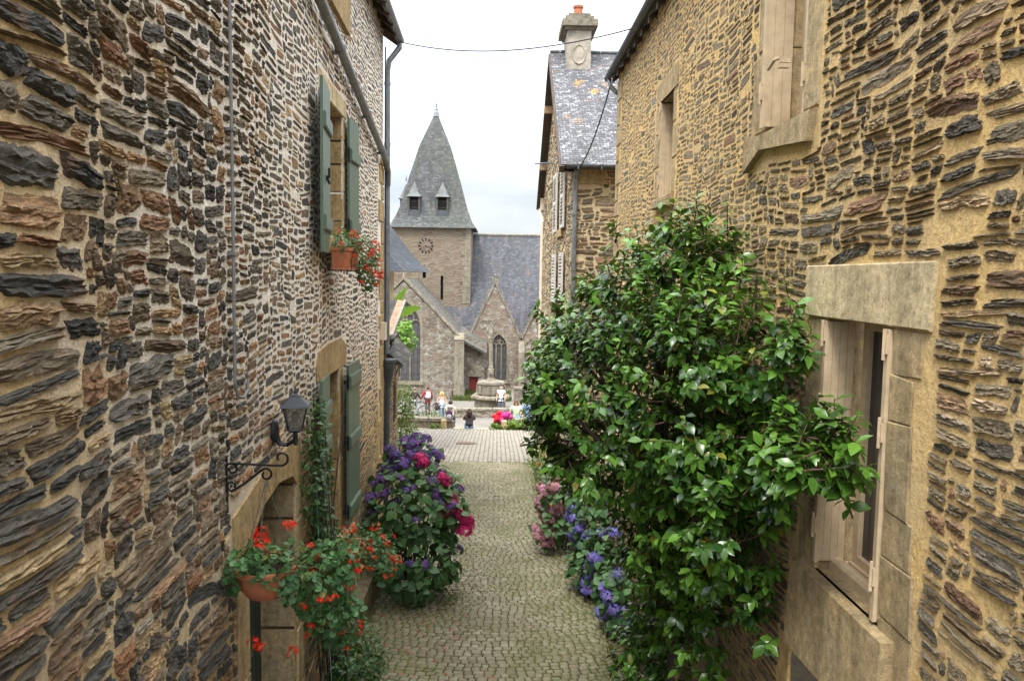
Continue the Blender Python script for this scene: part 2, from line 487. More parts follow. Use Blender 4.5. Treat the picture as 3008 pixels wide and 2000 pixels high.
M['granite_grey'] = granite('granite_grey', (.48, .355, .185), (.37, .29, .165), .4, .5, 1.0, .014)
M['granite_pale'] = granite('granite_pale', (.62, .50, .29), (.52, .42, .25), .35, .35, 1.0, .014)

# ------------------------------------------------------------------ rubble walls
def pack(u0, u1, v0, v1, cu, cv, ok, r, wide=1.0):
    """random uncoursed rubble: fills a cell grid greedily with stones of mixed size"""
    nu, nv = int((u1 - u0) / cu), int((v1 - v0) / cv)
    U, V = np.meshgrid(u0 + (np.arange(nu) + .5) * cu, v0 + (np.arange(nv) + .5) * cv, indexing='ij')
    occ = ~ok(U, V)
    res = []
    for j in range(nv):
        i = 0
        while i < nu:
            if occ[i, j]: i += 1; continue
            q = r.random()
            if q < .14: h_, w_ = r.integers(3, 6), r.integers(6, 15)
            elif q < .55: h_, w_ = r.integers(2, 4), r.integers(4, 11)
            elif q < .8: h_, w_ = r.integers(2, 5), r.integers(2, 6)
            else: h_, w_ = r.integers(1, 3), r.integers(3, 8)
            w_ = max(1, int(w_ * wide))
            k = 0
            while k < w_ and i + k < nu and not occ[i + k, j]: k += 1
            if w_ < k <= w_ + 1: w_ = k
            w_ = min(w_, k)
            h2 = 1
            while h2 < h_ and j + h2 < nv and not occ[i:i + w_, j + h2].any(): h2 += 1
            occ[i:i + w_, j:j + h2] = True
            res.append((u0 + i * cu, u0 + (i + w_) * cu, v0 + j * cv, v0 + (j + h2) * cv))
            i += w_
    return np.array(res)

def stones(rects, P, r, nu, nv, gap, H, jag, tilt, drop, flip, hue, FL=None):
    """builds the raised stones of a rubble wall; P maps (u,v,w) arrays to world"""
    rc = rects
    w_ = rc[:, 1] - rc[:, 0]; h_ = rc[:, 3] - rc[:, 2]
    keep = (r.random(len(rc)) > drop * (.03 / np.maximum(h_, .03)))
    rc = rc[keep]; w_ = w_[keep]; h_ = h_[keep]; n = len(rc)
    g = gap * r.uniform(.6, 1.5, n) * (np.interp((rc[:, 0] + rc[:, 1]) / 2, FL[2], FL[3]) if FL else 1.0)
    hw = np.maximum(w_ / 2 - g, w_ * .26); hh = np.maximum(h_ / 2 - g * r.uniform(.6, 1.3, n), h_ * .27)
    cu_ = (rc[:, 0] + rc[:, 1]) / 2; cv_ = (rc[:, 2] + rc[:, 3]) / 2
    s = np.concatenate(([-1, -.9], np.linspace(-.66, .66, nu - 4), [.9, 1])); t = np.concatenate(([-1, -.8], np.linspace(-.5, .5, nv - 4), [.8, 1])) if nv > 4 else np.linspace(-1, 1, nv)
    S, T = np.meshgrid(s, t, indexing='ij')
    k = r.uniform(.05, .62, n)[:, None, None]
    x = S[None] * np.sqrt(1 - k * T[None] ** 2 / 2); y = T[None] * np.sqrt(1 - k * S[None] ** 2 / 2)
    # skew, taper and wavy outline
    tap = r.uniform(-.14, .14, n)[:, None, None]; y = y * (1 + tap * x)
    sk = r.uniform(-.2, .2, n)[:, None, None]; x = x + sk * y
    a1 = r.uniform(0, 6.28, (n, 1, 1)); a2 = r.uniform(0, 6.28, (n, 1, 1))
    y = y + .07 * np.sin(3.1 * x + a1) + .045 * np.sin(6.5 * x + a2)
    lay = r.normal(0, 1, (n, 1, nv)); x = x + jag * .55 * lay * (np.abs(S[None]) > .8) / np.maximum(1, (hw / hh))[:, None, None] ** .5
    x = x + r.normal(0, jag * .5, x.shape) / np.maximum(1, (hw / hh))[:, None, None]
    ny = r.normal(0, 1, (n, nu + 4, nv)); ny = (ny[:, :-4] + 2 * ny[:, 1:-3] + 3 * ny[:, 2:-2] + 2 * ny[:, 3:-1] + ny[:, 4:]) / 4.36
    y = y + ny * jag * .8 + r.normal(0, jag * .25, y.shape)
    edge = (np.abs(S) > .99) | (np.abs(T) > .99)
    ring = (~edge) & ((np.abs(S) > .85) | (np.abs(T) > .75))
    fl = np.interp(cu_, FL[0], FL[1])[:, None, None] if FL else 1.0
    hgt = (H * r.uniform(.35, 1.35, n))[:, None, None] * np.ones_like(x)
    hgt = hgt * np.where(ring[None], .74, 1.0)
    nh = r.normal(0, 1, (n, nu + 2, nv)); nh = (nh[:, :-2] + nh[:, 1:-1] + nh[:, 2:]) / 1.73
    hgt = hgt + lay * min(.0055, H * .30) + nh * min(.0045, H * .26) + r.normal(0, .0016, x.shape)
    slope = r.normal(0, .006, (n, 1, 1)); hgt = hgt + slope * T[None]
    hgt = np.where(edge[None], -.010, np.maximum(hgt * fl, .002))
    an = r.normal(0, tilt, n)[:, None, None]
    X = x * hw[:, None, None]; Y = y * hh[:, None, None]
    u = cu_[:, None, None] + X * np.cos(an) - Y * np.sin(an)
    v = cv_[:, None, None] + X * np.sin(an) + Y * np.cos(an)
    u = u + .020 * np.sin(v * 11.0 + 1.7 * np.sin(u * 1.3)) + .014 * np.sin(v * 27.0 + u * 3.0)
    v = v + .018 * np.sin(u * 2.3 + v * 1.1) + .012 * np.sin(u * 5.1 - v * 2.0)
    W = P(u, v, hgt)
    V = np.stack(W, -1).reshape(-1, 3)
    idx = np.arange(nu * nv).reshape(nu, nv)
    q = np.stack([idx[:-1, :-1], idx[1:, :-1], idx[1:, 1:], idx[:-1, 1:]], -1).reshape(-1, 4)
    if flip: q = q[:, ::-1]
    F = (q[None] + (np.arange(n) * nu * nv)[:, None, None]).reshape(-1, 4)
    tone = np.stack([np.clip(r.beta(*hue, n), 0, 1), r.random(n), r.random(n)], 1)
    return V, F, np.repeat(tone, nu * nv, axis=0)

def rubble(name, parent, P, outer, holes, excl, ms, mm, seed, cu=.04, cv=.026, gap=.012, H=.03, jag=.16, tilt=.05, drop=.25, flip=False, fine=None, res=((19, 11), (9, 6)), hue=(1.1, 1.6), depth=.02, wide=1.0, extra=None, zones=None, FL=None):
    r = np.random.default_rng(seed)
    us = [p[0] for p in outer]; vs = [p[1] for p in outer]
    def inside(U, V):
        c = np.zeros(U.shape, bool); n = len(outer)
        for i in range(n):
            (x1, y1), (x2, y2) = outer[i], outer[(i + 1) % n]
            if y1 == y2: continue
            cond = ((y1 > V) != (y2 > V)) & (U < (x2 - x1) * (V - y1) / (y2 - y1) + x1)
            c ^= cond
        return c
    def ok(U, V):
        k = inside(U, V)
        for (a, b, c, d) in excl: k &= ~((U > a) & (U < b) & (V > c) & (V < d))
        return k
    for h in holes:
        hu = [p[0] for p in h]; hv = [p[1] for p in h]
        excl = excl + [(min(hu) - .02, max(hu) + .02, min(hv) - .02, max(hv) + .02)]
    zs = zones or [(min(us), max(us), cu, cv, wide)]
    rc = np.concatenate([pack(a, b_, min(vs), max(vs), c_, d_, ok, r, w_) for (a, b_, c_, d_, w_) in zs])
    parts = []
    if fine is None: parts.append(stones(rc, P, r, res[1][0], res[1][1], gap, H, jag, tilt, drop, flip, hue, FL))
    else:
        near = rc[:, 0] < fine
        parts.append(stones(rc[near], P, r, res[0][0], res[0][1], gap, H, jag, tilt, drop, flip, hue, FL))
        parts.append(stones(rc[~near], P, r, res[1][0], res[1][1], gap, H, jag, tilt, drop, flip, hue, FL))
    mb = MB()
    mb.wall(outer, holes, lambda u, v, w: P(u, v, w), depth)
    if extra: extra(mb)
    nb = len(mb.v)
    tri = [f for f in mb.f if len(f) == 3]; qd = [f for f in mb.f if len(f) == 4]
    Vs = [np.array(mb.v, float)]; tones = [np.ones((nb, 3))]; groups = []; off = nb; mi = []
    if tri: groups.append(np.array(tri)); mi += [0] * len(tri)
    if qd: groups.append(np.array(qd)); mi += [0] * len(qd)
    for V, F, t in parts:
        Vs.append(V); tones.append(t); groups.append(F + off); off += len(V); mi += [1] * len(F)
    return npmesh(name, np.concatenate(Vs), groups, [mm, ms], parent, np.concatenate(tones), False, mi)

def ashlar(mb, P, u0, u1, v0, v1, w0, w1, ch=.012, seed=None):
    """dressed block with worn, slightly irregular arrises"""
    j = lambda s=.011: random.uniform(-s, s)
    a = [(u0 + j(), v0 + j()), (u1 + j(), v0 + j()), (u1 + j(), v1 + j()), (u0 + j(), v1 + j())]
    c = ((u0 + u1) / 2, (v0 + v1) / 2)
    def inset(p, d): return (p[0] + (d if p[0] < c[0] else -d), p[1] + (d if p[1] < c[1] else -d))
    b0 = [P(p[0], p[1], w0) for p in a]; b1 = [P(p[0], p[1], w1 - ch) for p in a]
    f = [P(*inset(p, ch), w1 + j(.003)) for p in a]
    vs = b0 + b1 + f
    fs = [(3, 2, 1, 0), (8, 9, 10, 11)]
    for i in range(4):
        k = (i + 1) % 4
        fs += [(i, k, 4 + k, 4 + i), (4 + i, 4 + k, 8 + k, 8 + i)]
    mb.add(vs, fs)

def prism(mb, P, poly, w0, w1):
    n = len(poly)
    vs = [P(a, b, w0) for a, b in poly] + [P(a, b, w1) for a, b in poly]
    mb.add(vs, [tuple(range(n - 1, -1, -1)), tuple(range(n, 2 * n))] + [(i, (i + 1) % n, n + (i + 1) % n, n + i) for i in range(n)])

# ------------------------------------------------------------------ ground
LZ = ([-6, 4, 9, 23, 33.4], [-4.2, -4.35, -4.75, -5.5, -6.70])
def lane_z(y): return np.interp(y, LZ[0], LZ[1])
SQ = -8.65                                   # level of the church square

def ground_mat(name, ca, cb, cc, s1=3, s2=40, bd=.01):
    m, t, b = newmat(name)
    v = coords(t)
    c = mixc(t, ramp(t, noise(t, v, s1, 5, .65), [(.38, 0), (.62, 1)]), ca, cb)
    c = mixc(t, ramp(t, noise(t, v, s1 * .37, 6, .7), [(.5, 0), (.65, .8)]), c, cc)
    n2 = noise(t, v, s2, 5, .7)
    c = mixc(t, 1, c, ramp(t, n2, [(.25, .6), (.75, 1.25)]), 'MULTIPLY')
    t.links.new(c, b.inputs['Base Color']); b.inputs['Roughness'].default_value = .95
    b.inputs['Specular IOR Level'].default_value = .15
    bump(t, b, n2, .8, bd); return m
M['joint'] = ground_mat('joint', (.065, .058, .03), (.085, .095, .025), (.09, .125, .022), 2.2, 50)
M['soil'] = ground_mat('soil', (.05, .036, .024), (.035, .027, .02), (.05, .06, .02), 5, 45)
M['sand'] = ground_mat('sand', (.195, .178, .15), (.17, .157, .132), (.15, .14, .117), .8, 60, .006)
M['joint_pale'] = ground_mat('joint_pale', (.13, .108, .08), (.11, .09, .066), (.10, .088, .06), 3, 40)

def settmat(name, stops, moss):
    m, t, b = newmat(name)
    T = attr(t); v = coords(t)
    c = ramp(t, T[0], stops)
    n = noise(t, v, 90, 5, .75); n3 = noise(t, v, 1.3, 6, .7)
    ex = mathn(t, 'ABSOLUTE', mathn(t, 'ADD', nd(t, 'ShaderNodeSeparateXYZ', {0: v}).outputs[0], .1))
    if moss:
        n3 = mathn(t, 'ADD', n3, mathn(t, 'MULTIPLY_ADD', ex, .13)); n3.node.inputs[1].links[0].from_node.inputs[2].default_value = -.10      # moss keeps to the untrodden edges
        c = mixc(t, ramp(t, noise(t, v, .8, 4, .6), [(.4, 0), (.65, .5)]), c, (.13, .10, .065))
    c = mixc(t, 1, c, ramp(t, n, [(.25, .6), (.7, 1.2)]), 'MULTIPLY')
    if moss:
        c = mixc(t, mathn(t, 'MULTIPLY', ramp(t, n3, [(.40, 0.12), (.60, 1)]), ramp(t, noise(t, v, 28, 4, .7), [(.36, 0), (.58, moss)])), c, (.10, .115, .03))
    t.links.new(c, b.inputs['Base Color']); b.inputs['Roughness'].default_value = .72
    b.inputs['Specular IOR Level'].default_value = .35
    bump(t, b, n, .7, .006); return m
M['sett'] = settmat('sett', [(0, (.205, .17, .10)), (.4, (.27, .235, .155)), (.8, (.33, .295, .21)), (1, (.24, .19, .115))], .75)
M['paver'] = settmat('paver', [(0, (.195, .168, .128)), (.5, (.225, .198, .155)), (1, (.25, .224, .182))], 0)

def sheet(name, ys, xl, xr, zf, mat, kind='structure'):
    mb = MB()
    for i in range(len(ys) - 1):
        a, b = ys[i], ys[i + 1]
        mb.quad((xl(a), a, zf(a)), (xr(a), a, zf(a)), (xr(b), b, zf(b)), (xl(b), b, zf(b)))
    return tag(mb.build(name, mat), kind=kind)

o = MB()
o.quad((-400, -60, SQ - .06), (400, -60, SQ - .06), (400, 900, SQ - .06), (-400, 900, SQ - .06))
tag(o.build('ground', M['sand']), kind='structure')
sheet('square', [34, 44, 60], lambda y: -16, lambda y: 16, lambda y: SQ, M['sand'])

def setts(name, ys, xl, xr, sx, sy, hgt, mat, joint, arc, seed, cols=False):
    """a paved strip: rounded setts in arching rows over their joint bed, one mesh"""
    r = np.random.default_rng(seed)
    pos = []; scl = []; yaw = []
    y = ys[0]
    if cols:                                                  # unbroken joints run down the slope
        x = -4.6
        while x < 5.0:
            wx = sx * r.uniform(.9, 1.1); y = ys[0] - r.uniform(0, sy)
            while y < ys[1]:
                L = sy * r.uniform(.75, 1.25)
                if y > ys[0] - .02 and y + L < ys[1] + .05:
                    pos.append((x + wx / 2 + r.normal(0, .003), y + L / 2, lane_z(y + L / 2) + r.normal(0, .002))); scl.append((wx * .5 - .006, L * .5 - .003, hgt)); yaw.append(r.normal(0, .012))
                y += L
            x += wx
        y = ys[1] + 1
    while y < ys[1]:
        x = xl(y) + r.uniform(0, sx)
        while x < xr(y):
            wx = sx * r.uniform(.78, 1.22)
            cx = x + wx / 2
            yy = y + arc * ((cx - (xl(y) + xr(y)) / 2) / 1.8) ** 2 + r.normal(0, sy * .06)
            if ys[0] <= yy < ys[1]:
                pos.append((cx, yy, lane_z(yy) + r.normal(0, .003))); scl.append((wx * .5 - .0045, sy * r.uniform(.44, .485), hgt)); yaw.append(r.normal(0, .05) + arc * 2 * (cx - (xl(y) + xr(y)) / 2) / 3.24)
            x += wx
        y += sy
    pos = np.array(pos); n = len(pos); yaw = np.array(yaw)
    g = np.array([-1, -.86, 0, .86, 1.0])
    S, T = np.meshgrid(g, g, indexing='ij')
    e = np.maximum(np.abs(S), np.abs(T))
    X = S * np.sqrt(1 - .42 * T ** 2 / 2); Y = T * np.sqrt(1 - .42 * S ** 2 / 2)
    Z = np.where(e > .95, -1.3, np.where(e > .8, -.12, .04))
    tv = np.stack([X, Y, Z], -1).reshape(-1, 3)
    idx = np.arange(25).reshape(5, 5)
    tq = np.stack([idx[:-1, :-1], idx[1:, :-1], idx[1:, 1:], idx[:-1, 1:]], -1).reshape(-1, 4)
    cy, sn = np.cos(yaw), np.sin(yaw)
    dz = (lane_z(pos[:, 1] + .05) - lane_z(pos[:, 1] - .05)) / .1
    ax = np.stack([cy, sn, sn * dz], 1); nr = np.stack([r.normal(0, .03, n), -dz + r.normal(0, .03, n), np.ones(n)], 1)
    fr = frames(ax, nr)
    L = tv[None] * np.array(scl)[:, None, :]
    L[:, :, 2] += r.normal(0, .0022, L.shape[:2])
    L[:, :, :2] *= 1 + r.normal(0, .035, (n, 25, 2))
    V = np.einsum('nij,nkj->nki', fr, L) + pos[:, None, :]
    V = V.reshape(-1, 3)
    F = (tq[None] + (np.arange(n) * 25)[:, None, None]).reshape(-1, 4)
    tone = np.repeat(np.stack([r.random(n), r.random(n), r.random(n)], 1), 25, 0)
    # the joint bed underneath
    yy = np.linspace(ys[0], ys[1], 40)
    bv = []; bq = []
    for i, a in enumerate(yy):
        bv += [(xl(a) - .02, a, lane_z(a) - .011), (xr(a) + .02, a, lane_z(a) - .011)]
        if i: bq.append((2 * i - 2, 2 * i - 1, 2 * i + 1, 2 * i))
    bq = np.array(bq) + len(V)
    V = np.concatenate([V, np.array(bv)]); tone = np.concatenate([tone, np.ones((len(bv), 3))])
    o = npmesh(name, V, [F, bq], [mat, joint], None, tone, True, [0] * len(F) + [1] * len(bq))
    return tag(o, kind='structure')

lwx = lambda y, off=0: -1.63 - .031 * y + off                # face of the left house
setts('lane', (6.4, 22.25), lambda y: np.interp(y, [6, 13, 15.5, 17, 22.3], [-1.65, -1.86, -2.0, -2.45, -2.75]), lambda y: np.interp(y, [6, 10, 13, 15, 22], [1.75, 1.70, 1.35, 1.0, 1.0]), .112, .096, .011, M['sett'], M['joint'], .32, 3)
setts('paved_terrace', (22.26, 33.3), lambda y: -4.6, lambda y: 5.0, .138, .21, .010, M['paver'], M['joint_pale'], 0, 4, True)
sheet('soil_bed', [-6, 4, 9, 14, 22.3], lambda y: -6, lambda y: 6, lambda y: lane_z(y) - .03, M['soil'])
st = MB()
for i in range(12):                                           # steps from the terrace down to the square
    st.box(-1.8, -.1, 33.32 + i * .28, 33.6 + i * .28, SQ - .05, -6.72 - i * .165)
tag(st.build('steps', M['granite_pale']), kind='structure')
tw = MB(); tw.box(-12, -1.84, 33.32, 33.7, SQ - .05, -6.74); tw.box(-.08, 12, 33.32, 33.7, SQ - .05, -6.74)
tag(tw.build('terrace_edge', M['granite_pale']), kind='structure')

# ------------------------------------------------------------------ shared paint and metal
M['zinc'] = plain('zinc', (.20, .22, .23), .45, .6, .25, 9, .001, .5, (.12, .11, .10))
M['zinc_pale'] = plain('zinc_pale', (.125, .13, .125), .7, .1, .3, 3, .01)
M['zinc_dark'] = plain('zinc_dark', (.075, .085, .09), .5, .4, .25, 9, .001, .5, (.13, .12, .10))
M['green_paint'] = plain('green_paint', (.098, .145, .098), .45, 0, .10, 20, .0012, .45, (.075, .105, .075))
M['green_dark'] = plain('green_dark', (.018, .032, .028), .5, 0, .2, 20, .001)
M['beige_paint'] = plain('beige_paint', (.52, .40, .255), .6, 0, .14, 14, .0015, .35, (.36, .27, .18))
M['white_paint'] = plain('white_paint', (.55, .52, .47), .55, 0, .08, 14, .001, .4, (.55, .53, .48))
M['cream_pipe'] = plain('cream_pipe', (.62, .52, .40), .5, 0, .1, 6)
M['iron'] = plain('iron', (.012, .013, .015), .45, .3, .3, 30, .001)
M['black_paint'] = plain('black_paint', (.018, .022, .028), .38, .2, .2, 30, .001)
M['wood_dark'] = plain('wood_dark', (.07, .048, .032), .8, 0, .35, 8, .004)
M['wood_red'] = plain('wood_red', (.24, .035, .028), .6, 0, .2, 8, .002)
M['wood_pale'] = plain('wood_pale', (.36, .23, .13), .7, 0, .3, 6, .003, .3, (.28, .15, .08))
M['terracotta'] = plain('terracotta', (.42, .14, .065), .75, 0, .2, 10, .002, .25, (.33, .17, .11))
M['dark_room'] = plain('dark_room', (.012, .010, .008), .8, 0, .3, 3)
M['brown_room'] = plain('brown_room', (.065, .035, .018), .6, 0, .3, 3)
M['glass_dark'] = glassmat('glass_dark', (.022, .022, .024))

M['plaster'] = plain('plaster', (.36, .32, .255), .9, 0, .3, 6, .008, .2, (.20, .185, .15))
M['cable_grey'] = plain('cable_grey', (.17, .165, .16), .5, 0, .15, 12)
M['cable_black'] = plain('cable_black', (.015, .015, .016), .6, 0, .1, 12)
M['blue_sign'] = plain('blue_sign', (.10, .19, .52), .5, 0, .08, 6)
M['roof_slate'] = slate('roof_slate', (.085, .085, .09), (.12, .12, .125), row=.11, wd=.2)

PL = lambda u, v, w: (-1.63 - .031 * u + w, u, v)              # left house wall frame
PR = lambda u, v, w: (1.9 - w, u, v)                           # right house wall frame

M['plinth'] = granite('plinth', (.20, .155, .09), (.15, .12, .065), .3, .7, .6, .012)
# ------------------------------------------------------------------ left stone house
LH = empty('stone_house', (-2.0, 9, -4.8), 'tall dark rubble stone house with green shutters, carrying the wall lantern', 'house')
up = [(8.45, .40), (9.70, .40), (9.70, 1.90), (8.45, 1.90)]
lo = [(8.40, -3.20), (9.40, -3.20), (9.40, -1.16), (8.40, -1.16)]
at_ = [(8.20, 2.95), (10.0, 2.95), (10.0, 4.3), (8.20, 4.3)]
dr = [(5.55, -5.0), (7.05, -5.0), (7.05, -1.95), (6.9, -1.84), (6.42, -1.77), (5.95, -1.82), (5.62, -1.98), (5.55, -2.08)]
bs = [(8.55, -4.78), (9.05, -4.78), (9.05, -4.52), (8.55, -4.52)]
excl = [(8.42, 9.73, .2, 1.9), (8.2, 9.95, 1.9, 2.14), (9.70, 9.95, .4, 1.9),
        (8.36, 9.44, -3.5, -1.12), (7.95, 9.9, -1.16, -.80), (9.4, 9.75, -3.4, -1.1), (8.15, 8.4, -3.4, -1.1),
        (5.2, 7.35, -5.2, -2.0), (5.15, 7.3, -2.0, -1.52), (8.2, 10, 2.95, 4.4), (13.15, 14, -5.2, 2.3), (7.4, 13.9, -5.2, -4.35)]
rubble('wall', LH, PL, [(1.2, -5.1), (13.9, -5.1), (13.9, 4.30), (1.2, 4.30)], [up, lo, dr, bs], excl, M['schist_left'], M['mortar_left'], 11,
       gap=.0082, H=.019, jag=.11, tilt=.05, drop=.02, fine=6.2, hue=(.95, 1.3),
       zones=[(1.2, 3.45, .070, .035, 1.3), (3.45, 5.13, .052, .032, 1.1), (5.13, 8.2, .044, .0245, 1.1), (8.2, 13.9, .046, .025, 1.1)], FL=([3, 5, 6.5, 9], [1, .7, .32, .18], [5.0, 5.3, 9], [1, 1.45, 1.8]))
# dressed stone: window surrounds, door arch, quoins
b = MB(); ashlar(b, PL, 8.22, 9.93, 1.90, 2.12, -.30, .012); b.build('lintel', M['granite_pale'], LH)
b = MB()
for (a, c) in ((.40, .62), (.63, .98), (.99, 1.32), (1.33, 1.60), (1.61, 1.89)): ashlar(b, PL, 9.70, 9.93 + random.uniform(-.1, .06), a, c - .008, -.32, .008)
b.build('jamb', M['granite_warm'], LH)
b = MB(); ashlar(b, PL, 8.20, 9.8, .22, .395, -.3, .10); b.build('sill', M['granite_grey'], LH)
b = MB(); prism(b, PL, [(7.98, -.98), (8.1, -.84), (8.7, -.80), (9.5, -.80), (9.88, -.92), (9.85, -1.155), (8.35, -1.155), (8.02, -1.15)], -.3, .012); b.build('lintel', M['granite_warm'], LH)
b = MB()
for (a, c) in ((-3.2, -2.72), (-2.71, -2.3), (-2.29, -1.75), (-1.74, -1.17)):
    ashlar(b, PL, 9.40, 9.68 + random.uniform(-.06, .06), a, c - .008, -.34, .008)
b.build('jamb', M['granite_warm'], LH); b = MB()
for (a, c) in ((-3.2, -2.6), (-2.59, -1.9), (-1.89, -1.17)): ashlar(b, PL, 8.18 + random.uniform(-.06, .06), 8.40, a, c - .008, -.34, .008)
b.build('jamb', M['granite_warm'], LH)
b = MB(); ashlar(b, PL, 8.1, 9.8, -3.42, -3.21, -.3, .14); b.build('sill', M['granite_grey'], LH)
b = MB()
prism(b, PL, [(5.18, -1.68), (6.1, -1.54), (7.2, -1.54), (7.28, -1.95), (7.05, -1.95), (6.9, -1.84), (6.42, -1.77), (5.95, -1.82), (5.62, -1.98), (5.55, -2.08), (5.2, -2.08)], -.38, .014)
b.build('lintel', M['granite_warm'], LH)
b = MB()
for (a, c) in ((-5.05, -4.35), (-4.34, -3.62), (-3.61, -2.95), (-2.94, -2.09)): ashlar(b, PL, 5.2 + random.uniform(-.05, .04), 5.55, a, c - .006, -.36, .01)
b.build('jamb', M['granite_warm'], LH); b = MB()
for (a, c) in ((-5.05, -4.5), (-4.48, -3.95), (-3.93, -3.35), (-3.33, -2.75), (-2.73, -2.3), (-2.28, -1.96)): ashlar(b, PL, 7.05, 7.33 + random.uniform(-.06, .05), a, c - .01, -.42, .01, .02)
b.build('jamb', M['granite_grey'], LH)
b = MB()
z = -5.0; k = 0
while z < 2.05:
    hgt = random.uniform(.24, .40); L = .62 if k % 2 else .36
    ashlar(b, PL, 13.9 - L + random.uniform(-.06, .06), 13.915, z, z + hgt - .012, -.3, .022, .016); z += hgt; k += 1
b.build('quoin', M['granite_warm'], LH)
b = MB(); prism(b, PL, [(8.2, 2.95), (10.0, 2.95), (10.0, 4.3), (8.2, 4.3)], -.2, .05); b.build('lintel', M['granite_warm'], LH)
b = MB(); b.box(*(lambda x: (x - .15, x + .16))(lwx(9.5)), 7.42, 8.54, -5.0, -4.38); b.box(*(lambda x: (x - .15, x + .16))(lwx(9.5)), 9.06, 11.9, -5.05, -4.42)
b.box(*(lambda x: (x - .15, x + .155))(lwx(9.5)), 8.54, 9.06, -4.50, -4.40)
b.build('plinth', M['plinth'], LH)
# door leaf, window leaves
b = MB(); b.quad(PL(5.45, -5.0, -.40), PL(7.1, -5.0, -.40), PL(7.1, -1.7, -.40), PL(5.45, -1.7, -.40))
for i in range(9): b.box(lwx(6) - .39, lwx(6) - .36, 5.56 + i * .165, 5.56 + i * .165 + .155, -5.0, -2.05)
b.build('door', M['green_dark'], LH)
for (u0, u1, v0, v1) in ((8.40, 9.42, -3.22, -1.12), (8.45, 9.72, .38, 1.92)):
    b = MB(); x = lwx((u0 + u1) / 2) - .27
    for a, c, d, e in ((u0, u0 + .07, v0, v1), (u1 - .07, u1, v0, v1), ((u0 + u1) / 2 - .035, (u0 + u1) / 2 + .035, v0, v1), (u0, u1, v0, v0 + .08), (u0, u1, v1 - .07, v1), (u0, u1, (v0 + v1) / 2 + .2, (v0 + v1) / 2 + .24)):
        b.box(x - .03, x + .03 + random.uniform(0, .003), a, c, d, e)
    fr_ = b.build('window', M['green_dark'], LH)
    b = MB(); b.quad((x - .02, u0, v0), (x - .02, u1, v0), (x - .02, u1, v1), (x - .02, u0, v1)); b.build('pane', M['glass_dark'], fr_)
def board_shutter(parent, ua, wa, ub, wb, v0, v1, battens, nb, mat=None):
    """plank shutter hung on PL: hinge (ua,wa) to free edge (ub,wb), boards with open grooves and chamfered battens"""
    A = Vector(PL(ua, 0, wa)); B = Vector(PL(ub, 0, wb)); d = B - A; L = d.length; d.normalize()
    n = Vector((0, 0, 1)).cross(d)
    if n.x < 0: n = -n
    P = lambda s, z, t: A + d * s + n * t + Vector((0, 0, z))
    m = MB(); wv = L / nb
    for i in range(nb):
        a, c = i * wv + .003, (i + 1) * wv - .003
        m.hexa([P(a, v0, 0), P(c, v0, 0), P(c, v0, .03), P(a, v0, .03), P(a, v1, 0), P(c, v1, 0), P(c, v1, .03), P(a, v1, .03)])
        m.hexa([P(a - .003, v0 + .004, .002), P(c + .003, v0 + .004, .002), P(c + .003, v0 + .004, .022), P(a - .003, v0 + .004, .022), P(a - .003, v1 - .004, .002), P(c + .003, v1 - .004, .002), P(c + .003, v1 - .004, .022), P(a - .003, v1 - .004, .022)])
    s_ = m.build('shutter', mat or M['green_paint'], parent)
    for z in battens:
        m = MB(); a, c = .02, L - .02
        for (t0, t1, g) in ((.031, .052, 0), (.052, .06, .012)):
            m.hexa([P(a, z + g, t0), P(c, z + g, t0), P(c, z + g, t1), P(a, z + g, t1), P(a, z + .15 - g, t0), P(c, z + .15 - g, t0), P(c, z + .15 - g, t1), P(a, z + .15 - g, t1)])
        m.build('batten', mat or M['green_paint'], s_)
        m = MB(); q = P(.0, z + .075, .02); m.tube([q - Vector((0, 0, .09)), q + Vector((0, 0, .09))], .014, 8)
        m.hexa([P(-.03, z + .05, -.03), P(.06, z + .05, -.03), P(.06, z + .05, -.002), P(-.03, z + .05, -.002), P(-.03, z + .1, -.03), P(.06, z + .1, -.03), P(.06, z + .1, -.002), P(-.03, z + .1, -.002)])
        m.build('hinge', M['iron'], s_)
    return s_
board_shutter(LH, 8.40, .055, 7.70, .115, .20, 1.90, (.42, 1.42), 5)
board_shutter(LH, 9.76, .045, 10.34, .075, .32, 1.90, (.5, 1.38), 5)
board_shutter(LH, 8.36, .05, 7.78, .085, -3.15, -1.10, (-2.95, -1.9, -1.52), 5)
board_shutter(LH, 9.47, .075, 10.22, .10, -3.15, -1.14, (-3.05, -2.18, -1.42), 6)
for v in (.95, -2.0):
    b = MB(); b.tube([PL(7.98, v, .15), PL(7.98, v + .10, .15)], .012, 6); b.tube([PL(7.98, v + .02, .12), PL(7.98, v - .06, .16)], .016, 6); b.build('shutter_catch', M['iron'], LH)
# eave, roof, gutter
b = MB(); b.slab([(-1.74, 1.0, 4.20), (-1.84, 14.12, 4.20), (-5.9, 14.12, 8.1), (-5.8, 1.0, 8.1)][::-1] if False else [(-1.70, 1.0, 4.24), (-1.86, 14.12, 4.24), (-5.9, 14.12, 8.1), (-5.8, 1.0, 8.1)], .07)
rf = b.build('roof', M['roof_slate'], LH)
for i in range(26):
    y = 1.3 + i * .51; x = lwx(y)
    b = MB(); b.hexa([(x - .3, y, 4.36), (x + .26, y, 3.98), (x + .26, y + .08, 3.98), (x - .3, y + .08, 4.36), (x - .3, y, 4.50), (x + .26, y, 4.10), (x + .26, y + .08, 4.10), (x - .3, y + .08, 4.50)])
    b.build('rafter', M['wood_dark'], rf)
b = MB(); b.hexa([(-2.2, 1.0, 4.47), (-1.68, 1.0, 4.13), (-1.85, 14.1, 4.13), (-2.3, 14.1, 4.47), (-2.2, 1.0, 4.49), (-1.68, 1.0, 4.15), (-1.85, 14.1, 4.15), (-2.3, 14.1, 4.49)]); b.build('soffit', M['wood_dark'], rf)
